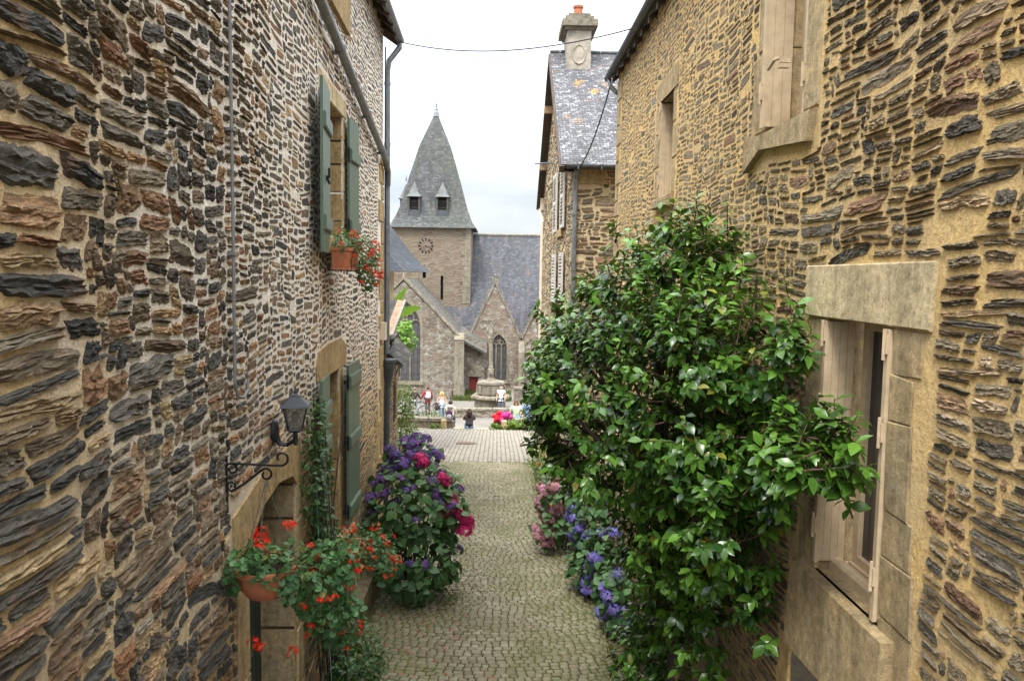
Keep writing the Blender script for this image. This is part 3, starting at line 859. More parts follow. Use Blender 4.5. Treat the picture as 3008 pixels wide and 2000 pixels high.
def half_gutter(mb, a, c, r, n=9, t=.006):
    a, c = Vector(a), Vector(c); d = (c - a).normalized(); s = Vector((0, 0, 1)).cross(d).normalized()
    for r0, r1 in ((r, r - t),):
        for i in range(n):
            t0, t1 = math.pi * i / n, math.pi * (i + 1) / n
            f = lambda p, t_, q: p + s * (math.cos(t_) * q) - Vector((0, 0, 1)) * (math.sin(t_) * q)
            mb.quad(f(a, t0, r0), f(c, t0, r0), f(c, t1, r0), f(a, t1, r0)); mb.quad(f(a, t0, r1), f(c, t0, r1), f(c, t1, r1), f(a, t1, r1))
    for p in (a, c): mb.poly([p + s * (math.cos(math.pi * i / n) * r) - Vector((0, 0, 1)) * (math.sin(math.pi * i / n) * r) for i in range(n + 1)])
b = MB(); half_gutter(b, (-1.62, 1, 4.14), (-1.80, 14.16, 4.12), .075); b.build('gutter', M['zinc'], LH)
b = MB()
b.tube([(-1.80, 14.08, 4.10), (-1.80, 14.08, 3.97), (-1.97, 14.0, 3.72), (-2.0, 14.0, 3.55), (-2.0, 14.0, -1.45)], .05, 12)
for z in (3.3, 2.25, .35, -.6, -1.35): b.lathe([(.05, 0), (.058, .0), (.058, .05), (.05, .05)], (-2.0, 14.0, z), 12)
b.build('downpipe', M['zinc'], LH)
b = MB(); b.lathe([(.052, -.5), (.06, -.5), (.062, -.42), (.075, -.36), (.13, -.16), (.145, -.06), (.165, -.05), (.165, -.005), (.05, 0.0)], (-1.98, 14.0, -1.55), 18)
b.tube([(-1.98, 14.0, -2.05), (-2.03, 13.99, -4.9)], .05, 12)
for z in (-2.9, -4.0): b.lathe([(.05, 0), (.058, .0), (.058, .05), (.05, .05)], (-2.0, 14.0, z), 12)
b.build('rainwater_head', M['zinc_dark'], LH)
b = MB(); pts = [PL(3.5, 3.2, .09), PL(7.85, 2.66, .09), PL(10.78, 2.29, .09), PL(13.1, 2.0, .09), PL(13.5, 1.93, .09), (-1.97, 13.86, 1.78), (-1.99, 13.97, 1.55)]
b.tube(pts, .055, 12)
for k, y in enumerate((6.6, 9.0, 11.2, 13.0)):
    z = 2.66 - (y - 7.85) * .1255; b.tube([PL(y - .03, z + .004, .09), PL(y + .03, z - .004, .09)], .064, 12); b.box(lwx(y) - .05, lwx(y) + .06, y - .01, y + .01, z - .07, z - .03)
b.build('drainpipe', M['zinc'], LH)
b = MB(); b.tube([PL(5.13, 4.2, .055), PL(5.13, 1.5, .05), PL(5.12, .2, .055), PL(5.13, -.45, .05), PL(5.13, -.74, .05), PL(5.17, -.84, .055), PL(5.25, -.86, .07), PL(5.34, -.82, .075), PL(5.36, -.74, .07), PL(5.33, -.70, .06)], .0115, 8)
for z in (1.9, .9, .1, -.4): b.box(lwx(5.13) + .02, lwx(5.13) + .07, 5.105, 5.155, z, z + .018)
b.build('conduit', M['cable_grey'], LH)
b = MB(); b.tube([PL(13.82, 3.9, .05), PL(13.83, 1.0, .05), PL(13.82, -2.0, .05), PL(13.83, -4.9, .05)], .012, 6); b.build('cable', M['cable_black'], LH)
b = MB(); b.box(lwx(13.6) + .0, lwx(13.6) + .11, 13.42, 13.58, -1.16, -.86); b.build('junction_box', M['cream_pipe'], LH)
b = MB(); b.quad((-2.07, 13.895, -5.1), (-8, 13.895, -5.1), (-8, 13.895, 4.3), (-2.07, 13.895, 4.3)); b.poly([(-2.07, 13.895, 4.3), (-8, 13.895, 4.3), (-5.9, 13.895, 8.0)]); b.build('gable_wall', M['mortar_left'], LH)

# ------------------------------------------------------------------ right stone house
RH = empty('stone_house', (1.95, 7, -4.8), 'ochre mortared stone house with beige shutters standing behind the big camellia', 'house')
w1 = [(3.655, -1.70), (4.42, -1.70), (4.42, -.22), (3.655, -.22)]
w2 = [(4.90, 1.02), (5.56, 1.02), (5.56, 2.6), (4.90, 2.6)]
w3 = [(8.62, .92), (9.32, .92), (9.32, 2.06), (8.62, 2.06)]
cel = [(3.75, -3.1), (4.75, -3.1), (4.75, -2.32), (3.75, -2.32)]
excl = [(3.28, 4.72, -.24, .10), (3.3, 3.66, -2.4, -.2), (4.42, 4.68, -2.3, -.2), (3.4, 4.8, -2.32, -1.6), (3.6, 4.9, -3.2, -2.3),
        (4.64, 4.92, .8, 1.75), (4.5, 4.92, 1.74, 2.8), (5.55, 5.86, .75, 2.8), (4.7, 6.0, .78, 1.03), (8.4, 8.64, .85, 2.35), (9.3, 9.62, .85, 2.35), (8.4, 9.55, 2.04, 2.32), (8.5, 9.5, .75, .93), (12.3, 12.8, -5, 3.5)]
def xtra(mb): pass
rubble('wall', RH, PR, [(1.0, -5.3), (12.72, -5.3), (12.72, 3.36), (1.0, 3.36)], [w1, w2, w3, cel], excl, M['schist_right'], M['mortar_right'], 23,
       gap=.0084, H=.0085, jag=.13, tilt=.04, drop=.08, flip=True, fine=5.6, hue=(1.35, 1.3), res=((19, 11), (9, 6)),
       zones=[(1.0, 3.6, .052, .0205, 1.25), (3.6, 6.0, .045, .0205, 1.1), (6.0, 12.72, .040, .021, 1.05)], FL=([3.5, 5, 7, 9], [1, .75, .35, .22], [3, 6, 10], [1.1, 1.3, 1.5]))
b = MB(); ashlar(b, PR, 3.32, 4.69, -.222, .085, -.24, .022, .008); b.build('lintel', M['granite_pale'], RH)
b = MB()
for i, (a, c, L) in enumerate(((-.44, -.23, .22), (-.66, -.45, .26), (-1.10, -.67, .24), (-1.34, -1.11, .30), (-1.62, -1.35, .27), (-2.02, -1.63, .34), (-2.45, -2.03, .30))):
    ashlar(b, PR, 3.655 - L + random.uniform(-.06, .06), 3.652, a, c + .004, -.26, .007 + random.uniform(0, .005), .006)
b.build('jamb', M['granite_grey'], RH); b = MB()
for (a, c, L) in ((-.55, -.23, .2), (-.95, -.56, .26), (-1.3, -.96, .2), (-1.72, -1.31, .24)): ashlar(b, PR, 4.423, 4.42 + L, a, c + .004, -.26, .008, .006)
b.build('jamb', M['granite_grey'], RH)
b = MB(); prism(b, PR, [(3.48, -1.70), (4.60, -1.70), (4.66, -2.26), (3.50, -2.20)], -.3, .075)
b.build('sill', M['granite_grey'], RH)
b = MB(); ashlar(b, PR, 5.56, 5.90, 1.04, 1.62, -.28, .012); ashlar(b, PR, 5.56, 5.80, 1.63, 2.1, -.28, .012); ashlar(b, PR, 5.56, 5.92, 2.11, 2.75, -.28, .012)
b.build('jamb', M['granite_grey'], RH); b = MB()
ashlar(b, PR, 4.52, 4.90, 1.75, 2.75, -.28, .012); ashlar(b, PR, 4.66, 4.90, 1.04, 1.74, -.28, .012); b.build('jamb', M['granite_grey'], RH)
b = MB(); prism(b, PR, [(4.74, .84), (4.70, 1.02), (5.6, 1.02), (5.95, 1.08), (5.95, .80), (5.6, .92)], -.3, .05); b.build('sill', M['granite_grey'], RH)
b = MB(); prism(b, PR, [(8.42, 2.06), (9.50, 2.06), (9.5, 2.27), (8.42, 2.3)], -.28, .012); b.build('lintel', M['granite_grey'], RH)
b = MB()
for (a, c, L) in ((.93, 1.3, .2), (1.31, 1.68, .3), (1.69, 2.05, .2)): ashlar(b, PR, 8.62 - L + .06, 8.62, a, c - .01, -.26, .01)
b.build('jamb', M['granite_grey'], RH); b = MB()
for (a, c, L) in ((.93, 1.3, .2), (1.31, 1.68, .3), (1.69, 2.05, .2)): ashlar(b, PR, 9.32, 9.32 + L, a, c - .01, -.26, .01)
b.build('jamb', M['granite_grey'], RH)
b = MB(); ashlar(b, PR, 8.5, 9.45, .80, .92, -.26, .07); b.build('sill', M['granite_grey'], RH)
b = MB(); z = -5.2; k = 0
while z < 3.1:
    hgt = random.uniform(.25, .4); ashlar(b, PR, 12.72 - (.42 if k % 2 else .26), 12.735, z, z + hgt - .012, -.3, .018, .016); z += hgt; k += 1
b.build('quoin', M['granite_grey'], RH)
def reveal_shutter(parent, u, face, v0, v1, wd, nb, out=.0, th=.028):
    """plank shutter folded back against a reveal at u; face = -1 shows its boards to the near side"""
    m = MB(); n = nb; bw = wd / n
    for i in range(n):
        w_a, w_b = out - i * bw, out - (i + 1) * bw
        x0, x1 = 1.9 - w_a + .002, 1.9 - w_b - .002
        m.box(x0, x1, u, u + th, v0, v1); m.box(x0 - .002, x1 + .002, u + .005, u + th - .004, v0 + .004, v1 - .004)
    m.box(1.9 - out - .004, 1.9 - out + .016, u - .004, u + th + .002, v0 - .01, v1 + .004)
    s_ = m.build('shutter', M['beige_paint'], parent)
    for z in (v0 + (v1 - v0) * .12, v0 + (v1 - v0) * .62, v1 - (v1 - v0) * .08):
        m = MB(); m.box(1.9 - out - .016, 1.9 - out - .005, u - .008, u + .03, z, z + .09); m.tube([(1.9 - out - .016, u + .012, z - .03), (1.9 - out - .016, u + .012, z + .12)], .009, 6); m.build('hinge', M['beige_paint'], s_)
    return s_
reveal_shutter(RH, 4.385, -1, -1.64, -.235, .17, 4, .015)
reveal_shutter(RH, 3.665, 1, -1.67, -.235, .17, 4, .02)
reveal_shutter(RH, 5.52, -1, 1.07, 2.58, .20, 3, .06)
reveal_shutter(RH, 4.91, 1, 1.05, 2.58, .18, 3, .0)
reveal_shutter(RH, 9.28, -1, .96, 2.04, .18, 3, .0)
for (u0, u1, v0, v1) in ((3.70, 4.38, -1.66, -.22), (4.94, 5.52, 1.03, 2.6), (8.64, 9.28, .94, 2.05)):
    b = MB(); x = 2.10
    for a, c, d, e in ((u0, u0 + .06, v0, v1), (u1 - .06, u1, v0, v1), ((u0 + u1) / 2 - .03, (u0 + u1) / 2 + .03, v0, v1), (u0, u1, v0, v0 + .07), (u0, u1, v1 - .06, v1)):
        b.box(x + random.uniform(0, .003), x + .05, a, c, d, e)
    b.box(x - .02, x + .01, u0, u1, v0 - .02, v0 + .02)
    f_ = b.build('window', M['beige_paint'], RH)
    b = MB(); b.quad((x + .03, u0, v0), (x + .03, u1, v0), (x + .03, u1, v1), (x + .03, u0, v1)); b.build('pane', M['glass_dark'], f_)
b = MB(); b.tube([(2.02, 3.66, -1.655), (2.02, 4.40, -1.655)], .036, 10); b.box(1.985, 2.1, 3.66, 4.42, -1.71, -1.655); b.build('weather_bar', M['beige_paint'], RH)
b = MB(); b.box(1.87, 1.94, 5.30, 5.34, 1.42, 1.45); b.box(1.835, 1.90, 5.18, 5.20, 1.42, 1.445); b.tube([(1.83, 5.4, 1.43), (1.80, 5.2, 1.44), (1.81, 5.12, 1.43)], .012, 6); b.build('shutter_catch', M['beige_paint'], RH)
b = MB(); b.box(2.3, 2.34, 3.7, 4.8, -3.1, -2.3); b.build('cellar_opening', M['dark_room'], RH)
b = MB(); b.slab([(1.80, 12.95, 3.26), (1.80, 1.0, 3.26), (6, 1.0, 7.4), (6, 12.95, 7.4)], .07); rf = b.build('roof', M['roof_slate'], RH)
for i in range(24):
    y = 1.2 + i * .5
    b = MB(); b.hexa([(1.80, y, 3.10), (2.2, y, 3.46), (2.2, y + .08, 3.46), (1.80, y + .08, 3.10), (1.80, y, 3.18), (2.2, y, 3.56), (2.2, y + .08, 3.56), (1.80, y + .08, 3.18)]); b.build('rafter', M['wood_dark'], rf)
b = MB(); half_gutter(b, (1.76, 1, 3.30), (1.76, 13.05, 3.26), .06); b.build('gutter', M['zinc_dark'], RH)
b = MB(); b.tube([(1.77, 12.9, 3.2), (1.79, 12.85, 3.08), (1.88, 12.8, 2.98), (2.0, 12.78, 2.92)], .04, 10); b.build('downpipe', M['zinc'], RH)
b = MB(); b.quad((1.9, 12.715, -5.3), (9, 12.715, -5.3), (9, 12.715, 3.36), (1.9, 12.715, 3.36)); b.build('gable_wall', M['mortar_right'], RH)

# ------------------------------------------------------------------ tall slate roofed house
M['slate_pale'] = slate('slate_pale', (.085, .085, .09), (.12, .119, .123), (.18, .18, .185), .085, .13, .8, .82, 0, 0, .75)
TH = empty('gabled_house', (3.0, 19.5, -5.3), 'tall narrow house with pale slate roof, chimney and white louvred shutters', 'house')
GX = lambda u: 1.43 - .012 * (u - 15.5)
PG = lambda u, v, w: (1.43 - .012 * (u - 15.5) - w, u, v)       # gable wall towards the lane
gh = [[(17.05, 1.05), (18.05, 1.05), (18.05, 2.35), (17.05, 2.35)], [(17.05, -.62), (18.05, -.62), (18.05, .48), (17.05, .48)]]
rubble('gable_wall', TH, PG, [(15.5, -5.6), (23.5, -5.6), (23.5, 2.2), (19.5, 5.35), (15.5, 2.2)], gh, [], M['schist_right'], M['mortar_pale'], 31,
       cu=.055, cv=.034, gap=.014, H=.012, jag=.1, tilt=.05, drop=.4, flip=True, res=((7, 5), (7, 5)), hue=(2.2, 1.4))
PA = lambda u, v, w: (u, 15.5 - w, v)                           # side wall that faces up the lane
rubble('side_wall', TH, PA, [(1.435, -5.6), (7, -5.6), (7, 2.2), (1.435, 2.2)], [], [(1.4, 2.0, 1.75, 2.2)], M['schist_across'], M['mortar_pale'], 32,
       cu=.05, cv=.035, gap=.013, H=.02, jag=.10, tilt=.03, drop=.12, flip=False, res=((9, 6), (9, 6)), hue=(1.4, 1.5))
b = MB(); ashlar(b, PA, 1.55, 2.15, 1.82, 2.14, -.2, .02); b.build('dressed_block', M['granite_grey'], TH)
b = MB(); b.quad((1.38, 23.45, -5.6), (7, 23.45, -5.6), (7, 23.45, 2.2), (1.38, 23.45, 2.2)); b.build('back_wall', M['mortar_pale'], TH)
b = MB()
for i in range(1):
    b.slab([(1.20, 15.22, 2.16), (7.2, 15.22, 2.16), (7.2, 19.5, 5.46), (1.20, 19.5, 5.46)], .09)
    b.slab([(7.2, 23.85, 2.16), (1.17, 23.85, 2.16), (1.20, 19.5, 5.465), (7.2, 19.5, 5.465)], .09)
rf = b.build('roof', M['slate_pale'], TH)
b = MB()
for i in range(24): b.tube([(1.2 + i * .25, 19.5, 5.475), (1.2 + i * .25 + .235, 19.5, 5.475)], .055, 8)
b.build('ridge', M['zinc_dark'], rf)
b = MB(); b.slab([(1.16, 15.2, 2.12), (1.26, 15.2, 2.12), (1.26, 19.5, 5.43), (1.16, 19.5, 5.43)], .14); b.slab([(1.24, 23.87, 2.10), (1.14, 23.87, 2.10), (1.16, 19.5, 5.43), (1.26, 19.5, 5.43)], .14)
b.build('barge_board', M['wood_dark'], rf)
b = MB(); b.slab([(1.26, 15.3, 2.05), (1.46, 15.3, 2.05), (1.46, 19.5, 5.27), (1.26, 19.5, 5.27)], .03); b.slab([(1.45, 23.8, 2.05), (1.25, 23.8, 2.05), (1.26, 19.5, 5.27), (1.46, 19.5, 5.27)], .03)
b.build('soffit', M['wood_dark'], rf)
for (y, z) in ((20.6, 4.35), (22.2, 3.1), (16.9, 3.1)):
    b = MB(); b.box(1.15, 1.5, y, y + .16, z - .12, z + .06); b.build('purlin', M['wood_pale'], rf)
b = MB(); half_gutter(b, (1.30, 15.17, 2.14), (7, 15.17, 2.13), .075)
for i in range(7): b.box(1.5 + i * .45, 1.53 + i * .45, 15.07, 15.10, 2.05, 2.15)
b.build('gutter', M['zinc_dark'], TH)
b = MB(); b.tube([(1.50, 15.2, 2.06), (1.50, 15.36, 1.92), (1.50, 15.42, 1.7), (1.48, 15.42, -5.3)], .048, 10)
for z in (1.2, -.6, -2.3): b.lathe([(.05, 0), (.06, 0), (.06, .04), (.05, .04)], (1.485, 15.42, z), 10)
b.build('downpipe', M['zinc'], TH)
b = MB(); b.tube([(1.25, 23.7, 2.0), (1.30, 23.5, 1.8), (1.31, 23.35, 1.6), (1.30, 23.35, -6.5)], .06, 10); b.build('downpipe', M['cream_pipe'], TH)
b = MB(); b.box(1.24, 1.38, 23.3, 23.55, 1.95, 2.3); b.build('rainwater_head', M['cream_pipe'], TH)
# chimney
M['cap_stone'] = granite('cap_stone', (.25, .22, .165), (.17, .15, .115), .5, .7, .6, .02)
ch = MB(); ch.box(1.56, 2.12, 18.75, 19.75, 4.7, 5.78); b0 = ch.build('chimney', M['plaster'], TH)
b = MB(); b.lathe([(.0, 0), (.46, 0), (.50, .1), (.50, .12)], (0, 0, 0), 4)
b = MB()
for (x0, x1, y0, y1, z0, z1) in ((1.50, 2.18, 18.69, 19.81, 5.78, 5.84), (1.42, 2.26, 18.6, 19.9, 5.842, 5.99), (1.50, 2.18, 18.68, 19.82, 5.992, 6.09), (1.58, 2.10, 18.76, 19.74, 6.092, 6.17)): b.box(x0, x1, y0, y1, z0, z1)
b.build('chimney_cap', M['cap_stone'], b0)
b = MB(); b.lathe([(.13, 0), (.11, .05), (.105, .24), (.13, .25), (.13, .30), (.09, .30)], (1.84, 19.2, 6.17), 12); b.build('chimney_pot', M['terracotta'], b0)
b = MB(); b.lathe([(.18, 0), (.0, .0)], (0, 0, 0), 3)
b = MB(); ring = [(1.84 + .15 * math.cos(a), 18.74, 5.22 + .22 * math.sin(a)) for a in [2 * math.pi * i / 12 for i in range(12)]]; b.poly(ring[::-1]); b.tube(ring + [ring[0]], .02, 6); b.build('oval_panel', M['plaster'], b0)
def louvre(parent, u0, u1, v0, v1, off=.05):
    m = MB()
    for (a, c, d, e) in ((u0, u0 + .07, v0, v1), (u1 - .07, u1, v0, v1), (u0 + .07, u1 - .07, v0, v0 + .08), (u0 + .07, u1 - .07, v1 - .08, v1), (u0 + .07, u1 - .07, (v0 + v1) / 2 - .04, (v0 + v1) / 2 + .04)):
        x = GX((a + c) / 2); m.box(x - off - .04, x - off, a, c, d, e)
    z = v0 + .11
    while z < v1 - .1:
        if abs(z - (v0 + v1) / 2) > .06:
            x = GX((u0 + u1) / 2); m.hexa([(x - off - .045, u0 + .07, z), (x - off, u0 + .07, z + .03), (x - off, u1 - .07, z + .03), (x - off - .045, u1 - .07, z), (x - off - .045, u0 + .07, z + .012), (x - off, u0 + .07, z + .042), (x - off, u1 - .07, z + .042), (x - off - .045, u1 - .07, z + .012)])
        z += .075
    return m.build('shutter', M['white_paint'], parent)
for (v0, v1) in ((1.02, 2.38), (-.64, .5)):
    louvre(TH, 16.35, 17.02, v0, v1); louvre(TH, 18.09, 18.9, v0, v1)
    b = MB(); x = 1.60
    for a, c, d, e in ((17.05, 17.13, v0, v1), (17.97, 18.05, v0, v1), (17.51, 17.59, v0, v1), (17.05, 18.05, v0, v0 + .1), (17.05, 18.05, v1 - .1, v1)): b.box(x, x + .05 + random.uniform(0, .004), a, c, d, e)
    f_ = b.build('window', M['wood_pale'], TH); b = MB(); b.quad((x + .02, 17.05, v0), (x + .02, 18.05, v0), (x + .02, 18.05, v1), (x + .02, 17.05, v1)); b.build('pane', M['glass_dark'], f_)
    b = MB(); ashlar(b, PG, 16.95, 18.15, v0 - .16, v0 + .02, -.2, .06); b.build('sill', M['granite_warm'], TH)
b = MB(); b.tube([(1.42, 19.2, 2.72), (1.12, 19.2, 2.74), (.86, 19.2, 2.72)], .018, 6); b.tube([(1.42, 19.2, 2.9), (1.15, 19.2, 2.74)], .012, 6); b.build('iron_tie', M['zinc'], TH)

# ------------------------------------------------------------------ left cottage beyond the tall house
M['slate_dark'] = slate('slate_dark', (.055, .050, .045), (.08, .072, .062), (.13, .125, .115), .16, .26, .2, .85)
CT = empty('cottage', (-3.6, 17, -5.3), 'low rubble cottage with small slate awnings just past the downpipe', 'house')
PC = lambda u, v, w: (-2.26 - .055 * (u - 14.0) + w, u, v)
rubble('wall', CT, PC, [(14.0, -5.8), (20.0, -5.8), (20.0, -1.5), (14.0, -1.5)], [], [(19.6, 20, -6, -1)], M['schist_right'], M['mortar_pale'], 41,
       cu=.05, cv=.033, gap=.012, H=.015, jag=.1, tilt=.05, drop=.2, res=((7, 5), (7, 5)), hue=(2.0, 1.6))
b = MB(); z = -5.8
while z < -1.6:
    ashlar(b, PC, 19.6 + random.uniform(-.1, .1), 20.02, z, z + .33, -.3, .02); z += .35
b.build('quoin', M['granite_grey'], CT)
b = MB(); b.quad((-2.59, 20.0, -6.2), (-7, 20, -6.2), (-7, 20, -1.5), (-2.59, 20, -1.5)); b.build('end_wall', M['mortar_pale'], CT)
b = MB(); b.slab([(-2.36, 14.25, -1.16), (-1.99, 14.45, -1.17), (-2.04, 16.8, -.62), (-2.52, 16.8, -.50)], .06); rf = b.build('roof', M['slate_dark'], CT)
b = MB(); b.slab([(-2.10, 14.35, -1.150), (-1.99, 14.42, -1.158), (-2.04, 16.8, -.598), (-2.17, 16.8, -.57)], .012); b.build('verge_board', M['wood_pale'], rf)
b = MB(); b.slab([(-1.99, 14.38, -1.14), (-1.945, 14.4, -1.14), (-1.99, 16.85, -.57), (-2.04, 16.85, -.57)], .08); b.build('zinc_verge', M['plaster'], rf)
b = MB(); half_gutter(b, (-2.45, 14.2, -1.2), (-1.93, 14.38, -1.22), .05); b.build('gutter', M['zinc_dark'], rf)
b = MB(); b.hexa([(-2.35, 14.6, -1.75), (-2.25, 14.6, -1.75), (-2.25, 14.72, -1.75), (-2.35, 14.72, -1.75), (-2.1, 14.6, -1.26), (-1.98, 14.6, -1.26), (-1.98, 14.72, -1.26), (-2.1, 14.72, -1.26)])
b.box(-2.4, -1.98, 14.58, 14.74, -1.34, -1.26); b.build('bracket', M['wood_dark'], rf)
b = MB(); b.slab([(-2.35, 16.7, -1.72), (-2.02, 16.7, -1.98), (-1.98, 18.3, -1.86), (-2.40, 18.3, -1.50)], .10); b.build('awning', M['slate_dark'], CT)
b = MB(); b.slab([(-2.2, 14, -1.5), (-2.5, 20.1, -1.5), (-7, 20.1, .6), (-7, 14, .6)], .08); b.build('roof', M['slate_dark'], CT)
b = MB()
for k in range(4): x = -2.26 - .055 * 5.0; b.box(x + .01, x + .03, 18.7 + k * .12, 18.73 + k * .12, -3.6, -2.7)
b.box(x + .012, x + .028, 18.68, 19.1, -3.62, -3.58); b.box(x + .012, x + .028, 18.68, 19.1, -2.72, -2.68)
b.build('window_grille', M['iron'], CT)
SG = empty('sign_board', (-2.06, 14.5, -4.2), 'narrow blue and white sign board standing upright behind the left downpipe', 'sign')
b = MB(); b.box(-2.12, -2.03, 14.35, 14.39, -5.0, -2.85); b.build('board', M['blue_sign'], SG)
b = MB(); b.box(-2.07, -1.99, 14.36, 14.375, -2.95, -2.80) if False else b.box(-2.115, -2.035, 14.335, 14.349, -4.9, -3.5); b.build('panel', M['white_paint'], SG)

# ------------------------------------------------------------------ slate roof seen over the cottage
HB = empty('hipped_house', (-7.2, 26, -6), 'house with flared dark slate hip roof peeping out behind the left downpipe', 'house')
b = MB(); b.box(-11, -3.95, 22.4, 29.5, -6.5, .05); b.build('wall', M['mortar_pale'], HB)
b = MB(); cx, cy = -6.9, 26.0
lv = [(4.28, .06), (3.95, .36), (3.55, .82), (2.0, 3.0), (.05, 5.6)]
pv = [(cx + sx * r_, cy + sy * r_, z) for (r_, z) in lv for (sx, sy) in ((-1, -1), (1, -1), (1, 1), (-1, 1))]
b.add(pv, [(i * 4 + k, i * 4 + (k + 1) % 4, (i + 1) * 4 + (k + 1) % 4, (i + 1) * 4 + k) for i in range(4) for k in range(4)] + [(3, 2, 1, 0)])
b.build('roof', slate('slate_hip', (.032, .037, .045), (.048, .053, .062), (.075, .08, .09), .2, .32, .1, .9), HB)

# ------------------------------------------------------------------ church
M['church_stone'] = masonry('church_stone', [(0, (.11, .09, .068)), (.35, (.18, .155, .12)), (.6, (.165, .12, .088)), (.8, (.24, .22, .18)), (1, (.17, .16, .135))], (.19, .17, .135), 2.6, 4.6, .8, (.40, .385, .35))
M['tower_stone'] = masonry('tower_stone', [(0, (.12, .085, .065)), (.4, (.185, .13, .095)), (.7, (.17, .14, .105)), (1, (.24, .195, .145))], (.23, .19, .145), 1.7, 6.0, .35, (.33, .30, .25), .09, .25, (.19, .16, .11), 3)
M['gable_stone'] = masonry('gable_stone', [(0, (.13, .105, .08)), (.4, (.20, .165, .12)), (.7, (.18, .12, .088)), (1, (.27, .24, .20))], (.20, .18, .15), 2.2, 4.0, .85, (.42, .40, .365), .06, .45, None, 7)
M['church_slate'] = slate('church_slate', (.062, .067, .077), (.082, .086, .098), (.14, .145, .155), .13, .22, .25, .9, .5, .25)
M['spire_slate'] = slate('spire_slate', (.072, .078, .079), (.10, .105, .103), (.15, .155, .15), .13, .22, .2, .88, .3, .35)
M['moss_slate'] = slate('moss_slate', (.085, .08, .075), (.12, .11, .10), (.20, .19, .165), .16, .25, .45, .85, .2, .75)
M['lead_glass'] = glassmat('lead_glass', (.05, .049, .05), .4)
M['church_trim'] = granite('church_trim', (.27, .235, .175), (.19, .165, .12), .5, .5, .5, .02)
CH = empty('church', (-2, 58, SQ), 'old stone church with slate covered spire and traceried gothic windows across the square', 'church')
def arch(cx, w, z0, zs, n=9, k=1.05):
    """pointed arch outline"""
    R_ = w * k; pts = [(cx - w / 2, z0), (cx + w / 2, z0), (cx + w / 2, zs)]
    xc = cx + w / 2 - R_; a1 = math.acos(max(-1, min(1, (cx - xc) / R_)))
    for i in range(1, n + 1): pts.append((xc + R_ * math.cos(a1 * i / n), zs + R_ * math.sin(a1 * i / n)))
    xc = cx - w / 2 + R_
    for i in range(n - 1, -1, -1): pts.append((xc - R_ * math.cos(a1 * i / n), zs + R_ * math.sin(a1 * i / n)))
    return pts
def gothic(parent, cx, w, z0, zs, Y, nl):
    """traceried window: stone frame with mullions and rings, leaded panes behind"""
    o_ = arch(cx, w, z0, zs); i_ = arch(cx, w + .36, z0 - .05, zs)
    f = MB(); P3 = lambda a, c: Vector((a, Y, c))
    n = len(o_)
    for k in range(1, n - 1):
        a, c, d, e = o_[k], o_[k + 1] if k + 1 < n else o_[0], i_[k + 1] if k + 1 < n else i_[0], i_[k]
        f.hexa([(a[0], Y - .03, a[1]), (c[0], Y - .03, c[1]), (c[0], Y + .2, c[1]), (a[0], Y + .2, a[1]), (e[0], Y - .03, e[1]), (d[0], Y - .03, d[1]), (d[0], Y + .2, d[1]), (e[0], Y + .2, e[1])])
    f.hexa([(o_[0][0] - .18, Y - .03, z0), (o_[0][0], Y - .03, z0), (o_[0][0], Y + .2, z0), (o_[0][0] - .18, Y + .2, z0), (o_[0][0] - .18, Y - .03, zs), (o_[0][0], Y - .03, zs), (o_[0][0], Y + .2, zs), (o_[0][0] - .18, Y + .2, zs)])
    f.box(cx - w / 2 - .25, cx + w / 2 + .25, Y - .12, Y + .2, z0 - .25, z0)
    lw = w / nl; Yt = Y + .22
    for k in range(1, nl): f.tube([(cx - w / 2 + k * lw, Yt, z0), (cx - w / 2 + k * lw, Yt, zs + lw * .2)], .055, 6)
    for k in range(nl):
        c = cx - w / 2 + (k + .5) * lw
        f.tube([(c + lw / 2 * math.cos(math.pi * q / 8), Yt, zs + lw * .2 + lw * .62 * math.sin(math.pi * q / 8)) for q in range(9)], .045, 6)
    def ring(x, z, r_): f.tube([(x + r_ * math.cos(2 * math.pi * q / 12), Yt, z + r_ * math.sin(2 * math.pi * q / 12)) for q in range(13)], .045, 6)
    for k in range(1, nl): ring(cx - w / 2 + k * lw, zs + lw * 1.02, lw * .36)
    if nl > 2: ring(cx, zs + lw * 1.72, lw * .34)
    fr_ = f.build('window', M['church_trim'], parent)
    g = MB(); g.poly([(a, Y + .30, c) for a, c in o_]); g.build('pane', M['lead_glass'], fr_)
    g = MB(); z = z0 + .45
    while z < zs: g.box(cx - w / 2, cx + w / 2, Y + .275, Y + .29, z - .012, z + .012); z += (zs - z0) / 4.2
    for k in range(nl):
        for q in (1, 2): g.box(cx - w / 2 + k * lw + lw * q / 3 - .006, cx - w / 2 + k * lw + lw * q / 3 + .006, Y + .27, Y + .285, z0, zs + .3)
    g.build('glazing_bar', M['zinc_dark'], fr_)
# tower with clock and slits
tx0, tx1, ty0, ty1 = -8.55, -2.25, 63.5, 69.8
sl = [[(-6.17, -.35), (-5.9, -.35), (-5.9, .12), (-6.03, .22), (-6.17, .12)], [(-4.70, -2.1), (-4.48, -2.1), (-4.48, -.15), (-4.70, -.15)]]
b = MB(); b.wall([(tx0, -9), (tx1 - .05, -9), (tx1, 3.9), (tx0, 3.9)], sl, lambda u, v, w_: (u, ty0 - w_, v), .5)
b.quad((tx1 - .05, ty0, -9), (tx1 - .05, ty1, -9), (tx1, ty1, 3.9), (tx1, ty0, 3.9)); b.quad((tx0, ty1, -9), (tx0, ty0, -9), (tx0, ty0, 3.9), (tx0, ty1, 3.9)); b.quad((tx1, ty1, -9), (tx0, ty1, -9), (tx0, ty1, 3.9), (tx1, ty1, 3.9))
tw_ = b.build('tower', M['tower_stone'], CH)
